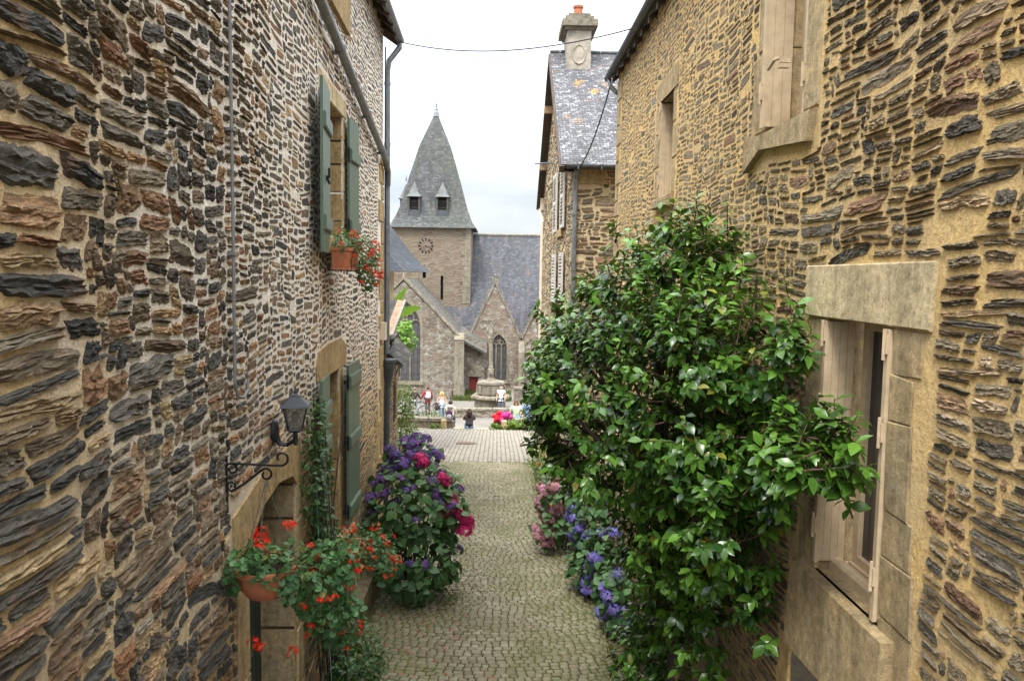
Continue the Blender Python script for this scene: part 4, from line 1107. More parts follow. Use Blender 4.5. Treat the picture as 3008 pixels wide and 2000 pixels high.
b = MB(); b.box(-6.3, -5.8, ty0 + .45, ty0 + .5, -.5, .4); b.build('slit', M['dark_room'], tw_); b = MB(); b.box(-4.8, -4.4, ty0 + .45, ty0 + .5, -2.2, 0); b.build('slit', M['dark_room'], tw_)
b = MB(); z = -2.4
while z < 3.6:
    for x in (tx1 - .05,): b.box(x - random.uniform(.4, .75), x + .03, ty0 - .03, ty0 + random.uniform(.4, .8), z, z + .42)
    z += .44
b.build('quoin', M['church_trim'], tw_)
ck = MB()
ck.lathe([(.02, 0), (.02, 0)], (0, 0, 0), 3)
ck = MB(); cx, cz = -5.92, 2.27
for k in range(12):
    a = 2 * math.pi * k / 12; d = Vector((math.sin(a), 0, math.cos(a))); s_ = Vector((d.z, 0, -d.x)); p = Vector((cx, ty0 - .06, cz))
    q = [p + d * r_ + s_ * t_ for r_ in (.43, .62) for t_ in (-.042, .042)]
    ck.hexa([q[0], q[1], q[3], q[2]] + [v + Vector((0, .05, 0)) for v in (q[0], q[1], q[3], q[2])])
ckn = ck.build('clock', M['iron'], tw_)
ck = MB()
for a, L, t_ in ((R(100), .36, .035), (R(62), .26, .035)):
    d = Vector((math.sin(a), 0, math.cos(a))); s_ = Vector((d.z, 0, -d.x)); p = Vector((cx, ty0 - .09, cz))
    q = [p - d * .05 - s_ * t_, p - d * .05 + s_ * t_, p + d * L + s_ * t_ * .3, p + d * L - s_ * t_ * .3]
    ck.hexa([v for v in q] + [v + Vector((0, .02, 0)) for v in q])
ck.build('hand', M['zinc'], ckn)
ccx, ccy = (tx0 + tx1) / 2, (ty0 + ty1) / 2
b = MB(); lv = [(3.58, 3.72), (3.28, 4.12), (2.98, 4.72), (2.64, 5.6), (2.04, 7.9), (1.27, 10.6), (.19, 13.25), (.16, 13.35)]
pv = [(ccx + sx * r_, ccy + sy * r_, z) for (r_, z) in lv for (sx, sy) in ((-1, -1), (1, -1), (1, 1), (-1, 1))]
b.add(pv, [(i * 4 + k, i * 4 + (k + 1) % 4, (i + 1) * 4 + (k + 1) % 4, (i + 1) * 4 + k) for i in range(len(lv) - 1) for k in range(4)] + [(3, 2, 1, 0)])
sp = b.build('spire', M['spire_slate'], CH)
b = MB(); b.lathe([(.30, 0), (.26, .05), (.2, .35), (.12, .5), (.13, .62), (.06, .7), (.05, .95), (.08, 1.0), (.03, 1.1), (.01, 1.55)], (ccx, ccy, 13.2), 8, R(45)); b.build('finial', M['zinc'], sp)
def dormer(x, y, ang):
    """slated belfry lucarne with its own little spirelet"""
    ca, sa = math.cos(ang), math.sin(ang); T = lambda a, c, d: (x + a * ca - c * sa, y + a * sa + c * ca, d)
    m = MB()
    for s_ in (-1, 1): m.hexa([T(s_ * .43 - .05, 0, 4.45), T(s_ * .43 + .05, 0, 4.45), T(s_ * .43 + .05, 2.2, 4.45), T(s_ * .43 - .05, 2.2, 4.45), T(s_ * .43 - .05, 0, 6.25), T(s_ * .43 + .05, 0, 6.25), T(s_ * .43 + .05, 2.2, 6.25), T(s_ * .43 - .05, 2.2, 6.25)])
    m.hexa([T(-.38, .02, 4.45), T(.38, .02, 4.45), T(.38, .12, 4.45), T(-.38, .12, 4.45), T(-.38, .02, 5.15), T(.38, .02, 5.15), T(.38, .12, 5.15), T(-.38, .12, 5.15)])
    d_ = m.build('dormer', M['zinc_dark'], sp)
    m = MB(); lv = [(.60, 6.22), (.42, 6.44), (.22, 6.95), (.02, 7.5)]
    pv = [T(sx * r_, sy * r_ + .45, z) for (r_, z) in lv for (sx, sy) in ((-1, -1), (1, -1), (1, 1), (-1, 1))]
    m.add(pv, [(i * 4 + k, i * 4 + (k + 1) % 4, (i + 1) * 4 + (k + 1) % 4, (i + 1) * 4 + k) for i in range(3) for k in range(4)] + [(3, 2, 1, 0)])
    m.tube([T(0, .45, 7.7), T(0, .45, 8.25)], [.04, .015], 6); m.ball(T(0, .45, 7.9), .07, 6, 5); m.build('roof', M['zinc_pale'], d_)
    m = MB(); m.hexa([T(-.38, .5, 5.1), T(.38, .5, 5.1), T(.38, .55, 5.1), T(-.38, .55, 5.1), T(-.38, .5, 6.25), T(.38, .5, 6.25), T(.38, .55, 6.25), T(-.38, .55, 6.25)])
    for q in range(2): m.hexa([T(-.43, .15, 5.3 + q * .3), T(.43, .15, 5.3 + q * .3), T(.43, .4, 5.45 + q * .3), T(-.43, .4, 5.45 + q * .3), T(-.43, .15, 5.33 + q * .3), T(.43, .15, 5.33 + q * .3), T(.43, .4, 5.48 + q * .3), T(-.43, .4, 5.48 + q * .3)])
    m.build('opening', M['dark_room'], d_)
    m = MB()
    for s_ in (-1, 1): m.hexa([T(s_ * .38 - .035, -.01, 5.1), T(s_ * .38 + .035, -.01, 5.1), T(s_ * .38 + .035, .05, 5.1), T(s_ * .38 - .035, .05, 5.1), T(s_ * .38 - .035, -.01, 6.22), T(s_ * .38 + .035, -.01, 6.22), T(s_ * .38 + .035, .05, 6.22), T(s_ * .38 - .035, .05, 6.22)])
    m.build('frame', M['wood_dark'], d_)
dormer(-6.92, ty0 + .12, 0); dormer(-4.62, ty0 + .12, 0); dormer(tx0 + .25, ccy - .5, -math.pi / 2)
# nave roof
b = MB(); b.slab([(-14, 60.4, -6.3), (16, 60.4, -6.3), (16, 68.6, 3.45), (-14, 68.6, 3.45)], .15); b.slab([(16, 76.8, -6.3), (-14, 76.8, -6.3), (-14, 68.6, 3.45), (16, 68.6, 3.45)], .15); nv_ = b.build('nave_roof', M['church_slate'], CH)
b = MB()
for i in range(48): b.tube([(-2.2 + i * .38, 68.6, 3.5), (-2.2 + i * .38 + .36, 68.6, 3.5)], .10, 6)
b.build('ridge', M['church_trim'], nv_)
b = MB(); b.box(-14, 16, 61.0, 76, SQ, -5.5); b.build('nave_wall', M['church_stone'], CH)
# transept gable on the left, with its great window
ax = -6.5; tw2 = arch(ax + .1, 2.15, -7.45, -3.8)
b = MB(); Pw = lambda u, v, w_: (u, 53.5 - w_, v)
b.wall([(-10.4, SQ - .1), (-2.62, SQ - .1), (-2.62, -4.42), (ax, -.52), (-10.4, -4.42)], [tw2], Pw, .3)
b.quad((-2.62, 53.5, SQ - .1), (-2.62, 64, SQ - .1), (-2.62, 64, -4.42), (-2.62, 53.5, -4.42)); b.quad((-10.4, 64, SQ - .1), (-10.4, 53.5, SQ - .1), (-10.4, 53.5, -4.42), (-10.4, 64, -4.42))
tr = b.build('transept', M['church_stone'], CH)
gothic(tr, ax + .1, 2.15, -7.45, -3.8, 53.5, 3)
b = MB(); b.slab([(-2.35, 53.75, -4.68), (-2.35, 63.6, -4.68), (ax, 63.6, -.42), (ax, 53.75, -.42)], .14); b.slab([(ax, 53.75, -.42), (ax, 63.6, -.42), (-10.7, 63.6, -4.68), (-10.7, 53.75, -4.68)], .14); b.build('transept_roof', M['moss_slate'], CH)
b = MB()
for s_ in (-1, 1):
    p0, p1 = Vector((ax + s_ * 4.12, 0, -4.62)), Vector((ax, 0, -.42))
    for i in range(7):
        a, c = p0.lerp(p1, i / 7 + .004), p0.lerp(p1, (i + 1) / 7 - .004); nn = Vector((s_ * .7, 0, .7)) * .16
        b.hexa([(a.x, 53.42, a.z), (c.x, 53.42, c.z), (c.x, 53.78, c.z), (a.x, 53.78, a.z), (a.x + nn.x, 53.42, a.z + nn.z), (c.x + nn.x, 53.42, c.z + nn.z), (c.x + nn.x, 53.78, c.z + nn.z), (a.x + nn.x, 53.78, a.z + nn.z)])
b.tube([(ax, 53.6, -.4), (ax, 53.6, .15)], [.13, .05], 6)
b.build('coping', M['church_trim'], tr)
b = MB(); b.box(-2.95, -2.30, 53.2, 54.0, SQ - .1, -4.5); b.hexa([(-2.97, 53.15, -4.5), (-2.28, 53.15, -4.5), (-2.28, 54.2, -4.5), (-2.97, 54.2, -4.5), (-2.97, 53.6, -4.1), (-2.28, 53.6, -4.1), (-2.28, 54.2, -4.1), (-2.97, 54.2, -4.1)]); b.box(-3.0, -2.24, 53.1, 54.0, SQ - .1, -7.9); b.build('buttress', M['church_trim'], tr)
b = MB(); b.box(-10.5, -3.1, 53.3, 53.5, SQ - .1, -8.0); b.build('plinth', M['church_stone'], tr)
# recessed porch with the red door
b = MB(); b.wall([(-2.7, SQ - .1), (-.9, SQ - .1), (-.9, -5.0), (-2.7, -4.2)], [[(-2.02, SQ - .1), (-1.36, SQ - .1), (-1.36, -7.45), (-2.02, -7.45)], [(-1.12, -6.4), (-1.04, -6.4), (-1.04, -5.9), (-1.12, -5.9)]], lambda u, v, w_: (u, 56.2 - w_, v), .3)
pw = b.build('porch', M['church_stone'], CH)
b = MB(); b.box(-2.02, -1.36, 56.45, 56.5, SQ - .1, -7.45)
for i in range(2):
    for (z0, z1) in ((-8.55, -8.05), (-7.98, -7.55)): b.box(-1.98 + i * .33, -1.73 + i * .33, 56.43, 56.46, z0, z1)
b.build('door', M['wood_red'], pw)
b = MB(); b.box(-2.2, -1.2, 56.12, 56.35, -7.44, -7.2); b.build('lintel', M['church_trim'], pw)
b = MB(); b.slab([(-2.75, 55.5, -4.55), (-.75, 55.5, -5.6), (-.75, 58.8, -5.0), (-2.75, 58.8, -3.9)], .16); b.build('porch_roof', M['moss_slate'], CH)
b = MB(); b.box(-2.72, -2.62, 56.0, 56.2, SQ - .1, -4.4); b.build('jamb', M['church_trim'], pw)
# twin gabled bays
def bay(cx, nm):
    P = lambda u, v, w_: (u, 58.6 - w_, v); a_ = arch(cx + .33, 1.22, -8.0, -5.55, k=.95)
    m = MB(); m.wall([(cx - 2.0, SQ - .1), (cx + 2.0, SQ - .1), (cx + 2.0, -5.0), (cx, -.75), (cx - 2.0, -5.0)], [a_], P, .3)
    w_ = m.build('gable_bay', M['gable_stone'], CH)
    gothic(w_, cx + .33, 1.22, -8.0, -5.55, 58.6, 3)
    m = MB()
    for s_ in (-1, 1):
        p0, p1 = Vector((cx + s_ * 2.08, 0, -5.1)), Vector((cx, 0, -.66))
        for i in range(8):
            a, c = p0.lerp(p1, i / 8 + .004), p0.lerp(p1, (i + 1) / 8 - .004); nn = Vector((s_ * .9, 0, .42)) * .13
            m.hexa([(a.x, 58.5, a.z), (c.x, 58.5, c.z), (c.x, 58.9, c.z), (a.x, 58.9, a.z), (a.x + nn.x, 58.5, a.z + nn.z), (c.x + nn.x, 58.5, c.z + nn.z), (c.x + nn.x, 58.9, c.z + nn.z), (a.x + nn.x, 58.9, a.z + nn.z)])
            m.ball((c.x + nn.x * 1.4, 58.7, c.z + nn.z), .07, 6, 4)
    m.build('coping', M['church_trim'], w_)
    m = MB(); m.tube([(cx, 58.7, -.8), (cx, 58.7, -.1)], [.16, .07], 6); m.box(cx - .22, cx + .22, 58.64, 58.76, -.42, -.28); m.ball((cx, 58.7, -.06), .12, 6, 5); m.build('finial', M['church_trim'], w_)
    m = MB(); m.slab([(cx + 2.0, 58.8, -5.0), (cx + 2.0, 64, -5.0), (cx, 64, -.8), (cx, 58.8, -.8)], .12); m.slab([(cx, 58.8, -.8), (cx, 64, -.8), (cx - 2.0, 64, -5.0), (cx - 2.0, 58.8, -5.0)], .12); m.build('roof', M['church_slate'], w_)
bay(-.2, 0); bay(3.85, 1)
for x in (-1.9, 1.85, 5.8):
    b = MB(); b.box(x - .22, x + .22, 57.9, 58.6, SQ - .1, -5.8); b.hexa([(x - .22, 57.9, -5.8), (x + .22, 57.9, -5.8), (x + .22, 58.6, -5.8), (x - .22, 58.6, -5.8), (x - .22, 58.5, -5.0), (x + .22, 58.5, -5.0), (x + .22, 58.6, -5.0), (x - .22, 58.6, -5.0)]); b.build('buttress', M['church_trim'], CH)

# ------------------------------------------------------------------ square: calvary, walls, posts, cover
CV = empty('calvary', (-.35, 49.3, SQ), 'weathered carved stone calvary on a hexagonal base with a slender shaft in the square', 'monument')
M['old_stone'] = granite('old_stone', (.25, .215, .165), (.17, .145, .11), .8, .5, .5, .03)
b = MB(); b.lathe([(1.02, 0), (1.02, .72), (1.03, .73)], (-.40, 49.3, SQ), 6, .2); b.build('pedestal', M['old_stone'], CV)
b = MB(); b.lathe([(1.22, 0), (1.30, .08), (1.28, .20), (1.15, .26)], (-.38, 49.3, SQ + .73), 8, .2); b.build('cornice', M['church_trim'], CV)
b = MB(); b.lathe([(.86, 0), (.90, .08), (.88, .62), (.94, .72), (.90, .84), (.5, .92)], (-.36, 49.3, SQ + .99), 8, .3)
for k in range(8):
    a = .3 + math.pi / 4 * (k + .5); b.tube([(-.36 + .86 * math.cos(a), 49.3 + .86 * math.sin(a), SQ + 1.09), (-.36 + .86 * math.cos(a), 49.3 + .86 * math.sin(a), SQ + 1.62)], [.12, .07], 6)
b.build('drum', M['old_stone'], CV)
b = MB(); b.lathe([(.30, 0), (.28, .1), (.2, .2), (.22, .75), (.17, .8)], (-.38, 49.3, SQ + 1.87), 8); b.ball((-.38, 49.1, SQ + 2.42), (.14, .12, .2), 8, 6); b.build('niche', M['old_stone'], CV)
b = MB(); b.lathe([(.15, 0), (.15, .1), (.125, .16), (.115, 1.7), (.17, 1.76), (.17, 1.86)], (-.38, 49.3, SQ + 2.67), 8); b.build('shaft', M['church_trim'], CV)
b = MB(); b.lathe([(.2, 0), (.23, .12), (.16, .3), (.2, .5), (.14, .8), (.06, 1.0)], (-.38, 49.3, SQ + 4.53), 6); b.ball((-.38, 49.2, SQ + 4.87), (.16, .12, .3), 8, 6); b.ball((-.6, 49.3, SQ + 5.12), (.12, .1, .2), 6, 5); b.ball((-.16, 49.3, SQ + 5.07), (.12, .1, .22), 6, 5); b.build('carved_cross', M['old_stone'], CV)
M['wall_dry'] = masonry('wall_dry', [(0, (.16, .13, .095)), (.5, (.25, .21, .155)), (1, (.32, .28, .22))], (.09, .08, .06), 2.2, 7, .55, (.42, .40, .35), .1, .3)
def lowwall(name, pts, h, t, z, label, capm='church_trim', mat='wall_dry'):
    E_ = empty(name, (pts[0][0], pts[0][1], z), label, 'wall')
    m = MB(); c = MB()
    for (x0, y0), (x1, y1) in zip(pts[:-1], pts[1:]):
        m.hexa([(x0, y0, z - .05), (x1, y1, z - .05), (x1, y1 + t, z - .05), (x0, y0 + t, z - .05), (x0, y0, z + h), (x1, y1, z + h), (x1, y1 + t, z + h), (x0, y0 + t, z + h)])
        n = max(1, int(abs(x1 - x0) / .9))
        for i in range(n):
            a, e = i / n, (i + 1) / n - .012; g = lambda q: (x0 + (x1 - x0) * q, y0 + (y1 - y0) * q); dz = random.uniform(-.012, .012)
            c.hexa([(g(a)[0], g(a)[1] - .06, z + h + .002), (g(e)[0], g(e)[1] - .06, z + h + .002), (g(e)[0], g(e)[1] + t + .05, z + h + .002), (g(a)[0], g(a)[1] + t + .05, z + h + .002), (g(a)[0], g(a)[1] - .06, z + h + .12 + dz), (g(e)[0], g(e)[1] - .06, z + h + .12 + dz), (g(e)[0], g(e)[1] + t + .05, z + h + .12 + dz), (g(a)[0], g(a)[1] + t + .05, z + h + .12 + dz)])
    m.build('body', M[mat], E_); c.build('coping', M[capm], E_)
    return E_
lowwall('low_wall', [(-3.0, 46.3), (2.6, 46.6)], .42, .45, SQ, 'long low stone wall crossing the square below the calvary')
lowwall('low_wall', [(1.2, 52.5), (7, 53)], .85, .5, SQ, 'grey stone parapet wall at the foot of the right church gable', 'old_stone', 'church_stone')
tzz = -6.70
lowwall('planter_wall', [(-6.2, 33.75), (-1.86, 33.45)], .28, .42, tzz, 'mossy stone edging wall left of the steps, beige coated person sitting on it', 'old_stone', 'church_stone')
lowwall('planter_wall', [(-.10, 33.5), (3.6, 33.6)], .28, .42, tzz, 'stone edging wall right of the steps with red jackets lying on it', 'church_trim', 'church_stone')
for x, l in ((-2.27, 'short square granite post in front of the mossy left edging wall'), (.35, 'short square granite post in front of the red jackets')):
    P_ = empty('stone_post', (x, 33.15, -6.68), l, 'bollard')
    m = MB(); m.lathe([(.17, -.05), (.165, .36), (.13, .40)], (x, 33.15, -6.68), 4, R(45)); m.build('shaft', M['granite_grey'], P_)
MC = empty('manhole_cover', (-1.05, 27.0, lane_z(27)), 'round rusty manhole cover set in the pale paving', 'manhole cover')
b = MB(); pr = [(.36, -.02), (.36, .012), (.32, .014), (.31, .008), (.02, .008), (.02, .006)]
sl_ = (lane_z(27.1) - lane_z(26.9)) / .2
b.lathe(pr, (0, 0, 0), 28); b.v = [(x - 1.05, y + 27, z + lane_z(27) + y * sl_ + .012) for x, y, z in b.v]
b.build('lid', plain('rust', (.16, .10, .06), .7, .3, .3, 20), MC)
b = MB()
for i in range(-3, 4):
    for j in range(-3, 4):
        if i * i + j * j < 10: b.box(-1.05 + i * .08 - .025, -1.05 + i * .08 + .025, 27 + j * .08 - .025, 27 + j * .08 + .025, lane_z(27) + j * .08 * sl_ + .02, lane_z(27) + j * .08 * sl_ + .030)
b.build('tread', plain('rust_dark', (.11, .07, .045), .7, .3, .3, 20), MC)

# overhead wires
def wire(label, pts, r):
    E_ = empty('overhead_wire', pts[0], label, 'wire'); m = MB(); m.tube(pts, r, 6, True); m.build('cable', M['cable_black'], E_)
def sag(a, c, s, n=20): return [(a[0] + (c[0] - a[0]) * t, a[1] + (c[1] - a[1]) * t, a[2] + (c[2] - a[2]) * t - s * 4 * t * (1 - t)) for t in [i / n for i in range(n + 1)]]
wire('thin black wire sagging across the lane between the two eaves against the sky', sag((-1.80, 14.05, 4.06), (1.72, 10.4, 3.24), .22), .009)
wire('black cable drooping from the right eave to the gabled roof gutter', sag((1.80, 12.9, 3.15), (1.55, 15.1, 2.1), .16), .012)

# ------------------------------------------------------------------ lantern, iron bracket
LN = empty('wall_lantern', PL(6.25, -1.28, 0), 'black four sided glass lantern on a curved arm fixed to the left wall', 'lantern')
wx = lwx(6.25)
b = MB(); b.lathe([(.075, 0), (.085, .012), (.07, .035), (.03, .05)], (0, 0, 0), 16); b.v = [(wx + .005 + z, 6.25 + x, -1.30 + y * 1.25) for x, y, z in b.v]; b.build('back_plate', M['black_paint'], LN)
b = MB(); b.tube([(wx + .03, 6.25, -1.33), (wx + .06, 6.25, -1.40), (wx + .12, 6.25, -1.41), (wx + .18, 6.25, -1.37), (wx + .19, 6.25, -1.33)], [.024, .022, .018, .018, .022], 8); b.tube([(wx + .19, 6.25, -1.41), (wx + .19, 6.25, -1.29)], .018, 8); b.build('arm', M['black_paint'], LN)
lx, lz = wx + .19, -1.285
k8 = lambda m: setattr(m, 'v', [(lx + (x - lx) * .84, 6.25 + (y - 6.25) * .84, lz + (z - lz) * .84) for x, y, z in m.v])
b = MB(); b.lathe([(.05, -.02), (.095, 0), (.09, .014)], (lx, 6.25, lz), 4, R(45 + 12))
for k in range(4):
    a = R(57) + k * math.pi / 2; b.tube([(lx + .088 * math.cos(a), 6.25 + .088 * math.sin(a), lz), (lx + .155 * math.cos(a), 6.25 + .155 * math.sin(a), lz + .235)], .008, 6)
k8(b); b.build('frame', M['black_paint'], LN)
b = MB(); b.lathe([(.175, .23), (.20, .235), (.19, .25), (.08, .315), (.07, .33), (.035, .34), (.02, .36), (.022, .375), (.006, .43)], (lx, 6.25, lz), 4, R(57)); k8(b); b.build('hood', M['black_paint'], LN)
gm, gt, gb = newmat('lantern_glass'); gb.inputs['Base Color'].default_value = (.16, .15, .13, 1); gb.inputs['Roughness'].default_value = .2; gb.inputs['Alpha'].default_value = .5
b = MB()
for k in range(4):
    a, c = R(57) + k * math.pi / 2, R(57) + (k + 1) * math.pi / 2
    b.quad((lx + .086 * math.cos(a), 6.25 + .086 * math.sin(a), lz + .012), (lx + .086 * math.cos(c), 6.25 + .086 * math.sin(c), lz + .012), (lx + .152 * math.cos(c), 6.25 + .152 * math.sin(c), lz + .232), (lx + .152 * math.cos(a), 6.25 + .152 * math.sin(a), lz + .232))
k8(b); b.build('glass', gm, LN)
b = MB(); b.lathe([(.022, .01), (.022, .08), (.03, .09), (.045, .13), (.03, .17), (.005, .185)], (lx, 6.25, lz), 10); k8(b); b.build('bulb', M['plaster'], LN)

BR = empty('iron_bracket', PL(5.05, -1.4, 0), 'black wrought iron scroll bracket fixed beside the door arch holding the hanging pot', 'bracket')
bx = lwx(5.05) + .012
def bk(pts, r=.008): b.tube([(bx + a, 5.05, c) for a, c in pts], r, 6)
def scroll(cx_, cz_, r0, r1, a0, a1, n=22): return [(cx_ + (r0 + (r1 - r0) * i / n) * math.cos(a0 + (a1 - a0) * i / n), cz_ + (r0 + (r1 - r0) * i / n) * math.sin(a0 + (a1 - a0) * i / n)) for i in range(n + 1)]
b = MB(); b.box(bx - .006, bx + .006, 5.04, 5.06, -1.60, -1.22); bk([(0, -1.28), (.02, -1.268), (.15, -1.272), (.30, -1.278), (.36, -1.278)] + scroll(.36, -1.228, .05, .022, -math.pi / 2, math.pi * 1.25)); b.build('arm', M['iron'], BR)
b = MB(); bk([(.03, -1.455), (.12, -1.40), (.22, -1.318), (.25, -1.30)] + scroll(.258, -1.34, .042, .02, math.pi * .6, -math.pi * 1.3)); bk(scroll(.035, -1.418, .037, .016, -math.pi * .5, -math.pi * 2.2)); bk(scroll(.035, -1.305, .037, .016, math.pi * .5, -math.pi * 1.2)); b.build('brace', M['iron'], BR)

# ------------------------------------------------------------------ plants: shared templates
lt_rows = [(0, .06, 0), (.22, .62, -.01), (.48, 1.0, -.05), (.76, .66, -.13), (1.0, .02, -.25)]
LEAF_V = [(x, s * w_ * .27, z + abs(s) * w_ * .055) for (x, w_, z) in lt_rows for s in (-1, 0, 1)]
LEAF_Q = [[(i * 3, i * 3 + 1, i * 3 + 4, i * 3 + 3) for i in range(4)] + [(i * 3 + 1, i * 3 + 2, i * 3 + 5, i * 3 + 4) for i in range(4)]]
BROAD_V = [(x, s * w_ * .42, z + abs(s) * w_ * .07) for (x, w_, z) in [(0, .1, 0), (.15, .8, .02), (.42, 1.0, -.03), (.74, .66, -.12), (1.0, .02, -.24)] for s in (-1, 0, 1)]
SMALL_V = [(0, 0, 0), (.5, -.3, .04), (.5, .3, .04), (1, 0, -.08)]
SMALL_Q = [[(0, 1, 3, 2)]]
def lobed(n=7):
    v = [(.45, 0, -.03)]; m = n * 2
    for k in range(m + 1):
        a = -2.75 + 5.5 * k / m; r_ = .52 if k % 2 else .40
        v.append((.45 + r_ * math.cos(a), r_ * math.sin(a), .06 + (.02 if k % 2 else -.02)))
    return v, [[(0, k, k + 1) for k in range(1, m + 1)]]
GER_V, GER_F = lobed()
FLO_V = [(0, 0, 0)]; FLO_F = [[]]
for k in range(5):
    a = 2 * math.pi * k / 5; b0_ = len(FLO_V)
    FLO_V += [(.45 * math.cos(a - .5), .45 * math.sin(a - .5), .08), (1.0 * math.cos(a - .22), 1.0 * math.sin(a - .22), .05), (1.0 * math.cos(a + .22), 1.0 * math.sin(a + .22), .05), (.45 * math.cos(a + .5), .45 * math.sin(a + .5), .08)]
    FLO_F[0].append((0, b0_, b0_ + 3)); 
FLO_F = [FLO_F[0], [(1 + 4 * k, 2 + 4 * k, 3 + 4 * k, 4 + 4 * k) for k in range(5)]]
BLADE_V = [(0, -.04, 0), (0, .04, 0), (.55, -.03, .05), (.55, .03, .05), (1, 0, -.02)]
BLADE_F = [[(0, 1, 3, 2)], [(2, 3, 4)]]

def unit(v): return v / np.maximum(np.linalg.norm(v, axis=-1, keepdims=True), 1e-9)
def rdir(n, r): return unit(r.normal(0, 1, (n, 3)))

M['camellia'] = leafmat('camellia', (.010, .036, .008), (.13, .285, .03), .27, .36, .14, (.22, .20, .03))
M['hyd_leaf'] = leafmat('hyd_leaf', (.018, .055, .018), (.085, .185, .055), .5, .35, .22)
M['ger_leaf'] = leafmat('ger_leaf', (.022, .075, .02), (.10, .22, .07), .5, .35, .22, (.25, .13, .03))
M['rose_leaf'] = leafmat('rose_leaf', (.014, .045, .014), (.075, .16, .035), .45, .4, .22)
M['bright_leaf'] = leafmat('bright_leaf', (.06, .13, .018), (.20, .30, .045), .55, .3, .3, (.40, .22, .04))
M['banana_leaf'] = leafmat('banana_leaf', (.10, .24, .02), (.22, .42, .04), .45, .4, .35)
M['grass'] = leafmat('grass', (.05, .105, .014), (.17, .25, .035), .6, .25, .3)
M['weeds'] = leafmat('weeds', (.05, .075, .018), (.12, .14, .035), .7, .2, .2)
M['bark'] = plain('bark', (.055, .040, .028), .85, 0, .3, 30, .004)
M['twig'] = plain('twig', (.075, .038, .022), .7, 0, .25, 40, .001)
M['green_stem'] = plain('green_stem', (.07, .11, .03), .7, 0, .2, 30, .001)
M['purple_petal'] = petalmat('purple_petal', [(0, (.07, .055, .13)), (.4, (.15, .09, .27)), (.7, (.26, .10, .34)), (1, (.17, .20, .58))])
M['magenta_petal'] = petalmat('magenta_petal', [(0, (.30, .012, .07)), (.6, (.60, .025, .15)), (1, (.74, .08, .28))])
M['pink_petal'] = petalmat('pink_petal', [(0, (.30, .16, .13)), (.4, (.52, .24, .26)), (.7, (.58, .28, .36)), (1, (.42, .22, .42))])
M['blue_petal'] = petalmat('blue_petal', [(0, (.08, .07, .22)), (.45, (.15, .14, .44)), (.75, (.27, .18, .50)), (1, (.26, .34, .66))])
M['red_petal'] = petalmat('red_petal', [(0, (.60, .010, .008)), (.6, (.86, .025, .012)), (1, (.90, .10, .03))])

def tubes(name, paths, mat, parent, n=4):
    m = MB()
    for p, r_ in paths: m.tube(p, r_, n, False)
    return m.build(name, mat, parent, True, False)

def in_lobe(p, L):
    c, r_ = np.array(L[0]), np.array(L[1]); return np.linalg.norm((p - c) / r_, axis=-1)

# ------------------------------------------------------------------ the big camellia by the right wall
CM = empty('camellia_bush', (1.62, 6.5, -4.55), 'big glossy dark green camellia bush in front of the right house window', 'bush')
r = np.random.default_rng(51)
lobes = [((1.03, 6.2, -1.05), (.84, 1.05, .78), 270), ((1.28, 6.1, -.32), (.70, .85, .72), 210), ((1.32, 5.2, -.72), (.50, .75, .85), 190), ((1.42, 5.1, -1.40), (.44, .80, .62), 150),
         ((1.62, 4.35, -.98), (.22, .62, .34), 54), ((1.72, 3.85, -.86), (.11, .34, .26), 26), ((1.36, 5.95, -1.95), (.46, .80, .50), 130), ((1.48, 6.7, -2.75), (.34, .6, .65), 90), ((1.55, 5.8, -2.6), (.28, .60, .60), 66), ((1.52, 6.7, -3.8), (.34, .55, .50), 60),
         ((1.66, 4.7, -.40), (.18, .5, .42), 40), ((.56, 6.5, -1.02), (.36, .55, .52), 84), ((.75, 6.9, -.55), (.5, .6, .5), 80), ((1.45, 5.7, .18), (.40, .55, .34), 60), ((1.30, 6.8, -3.5), (.22, .4, .45), 34), ((1.70, 7.8, -3.6), (.14, .7, .8), 60), ((1.68, 5.0, -2.0), (.14, .6, .4), 30)]
LP, LA, LN_, LS, LT = [], [], [], [], []
twigs = []
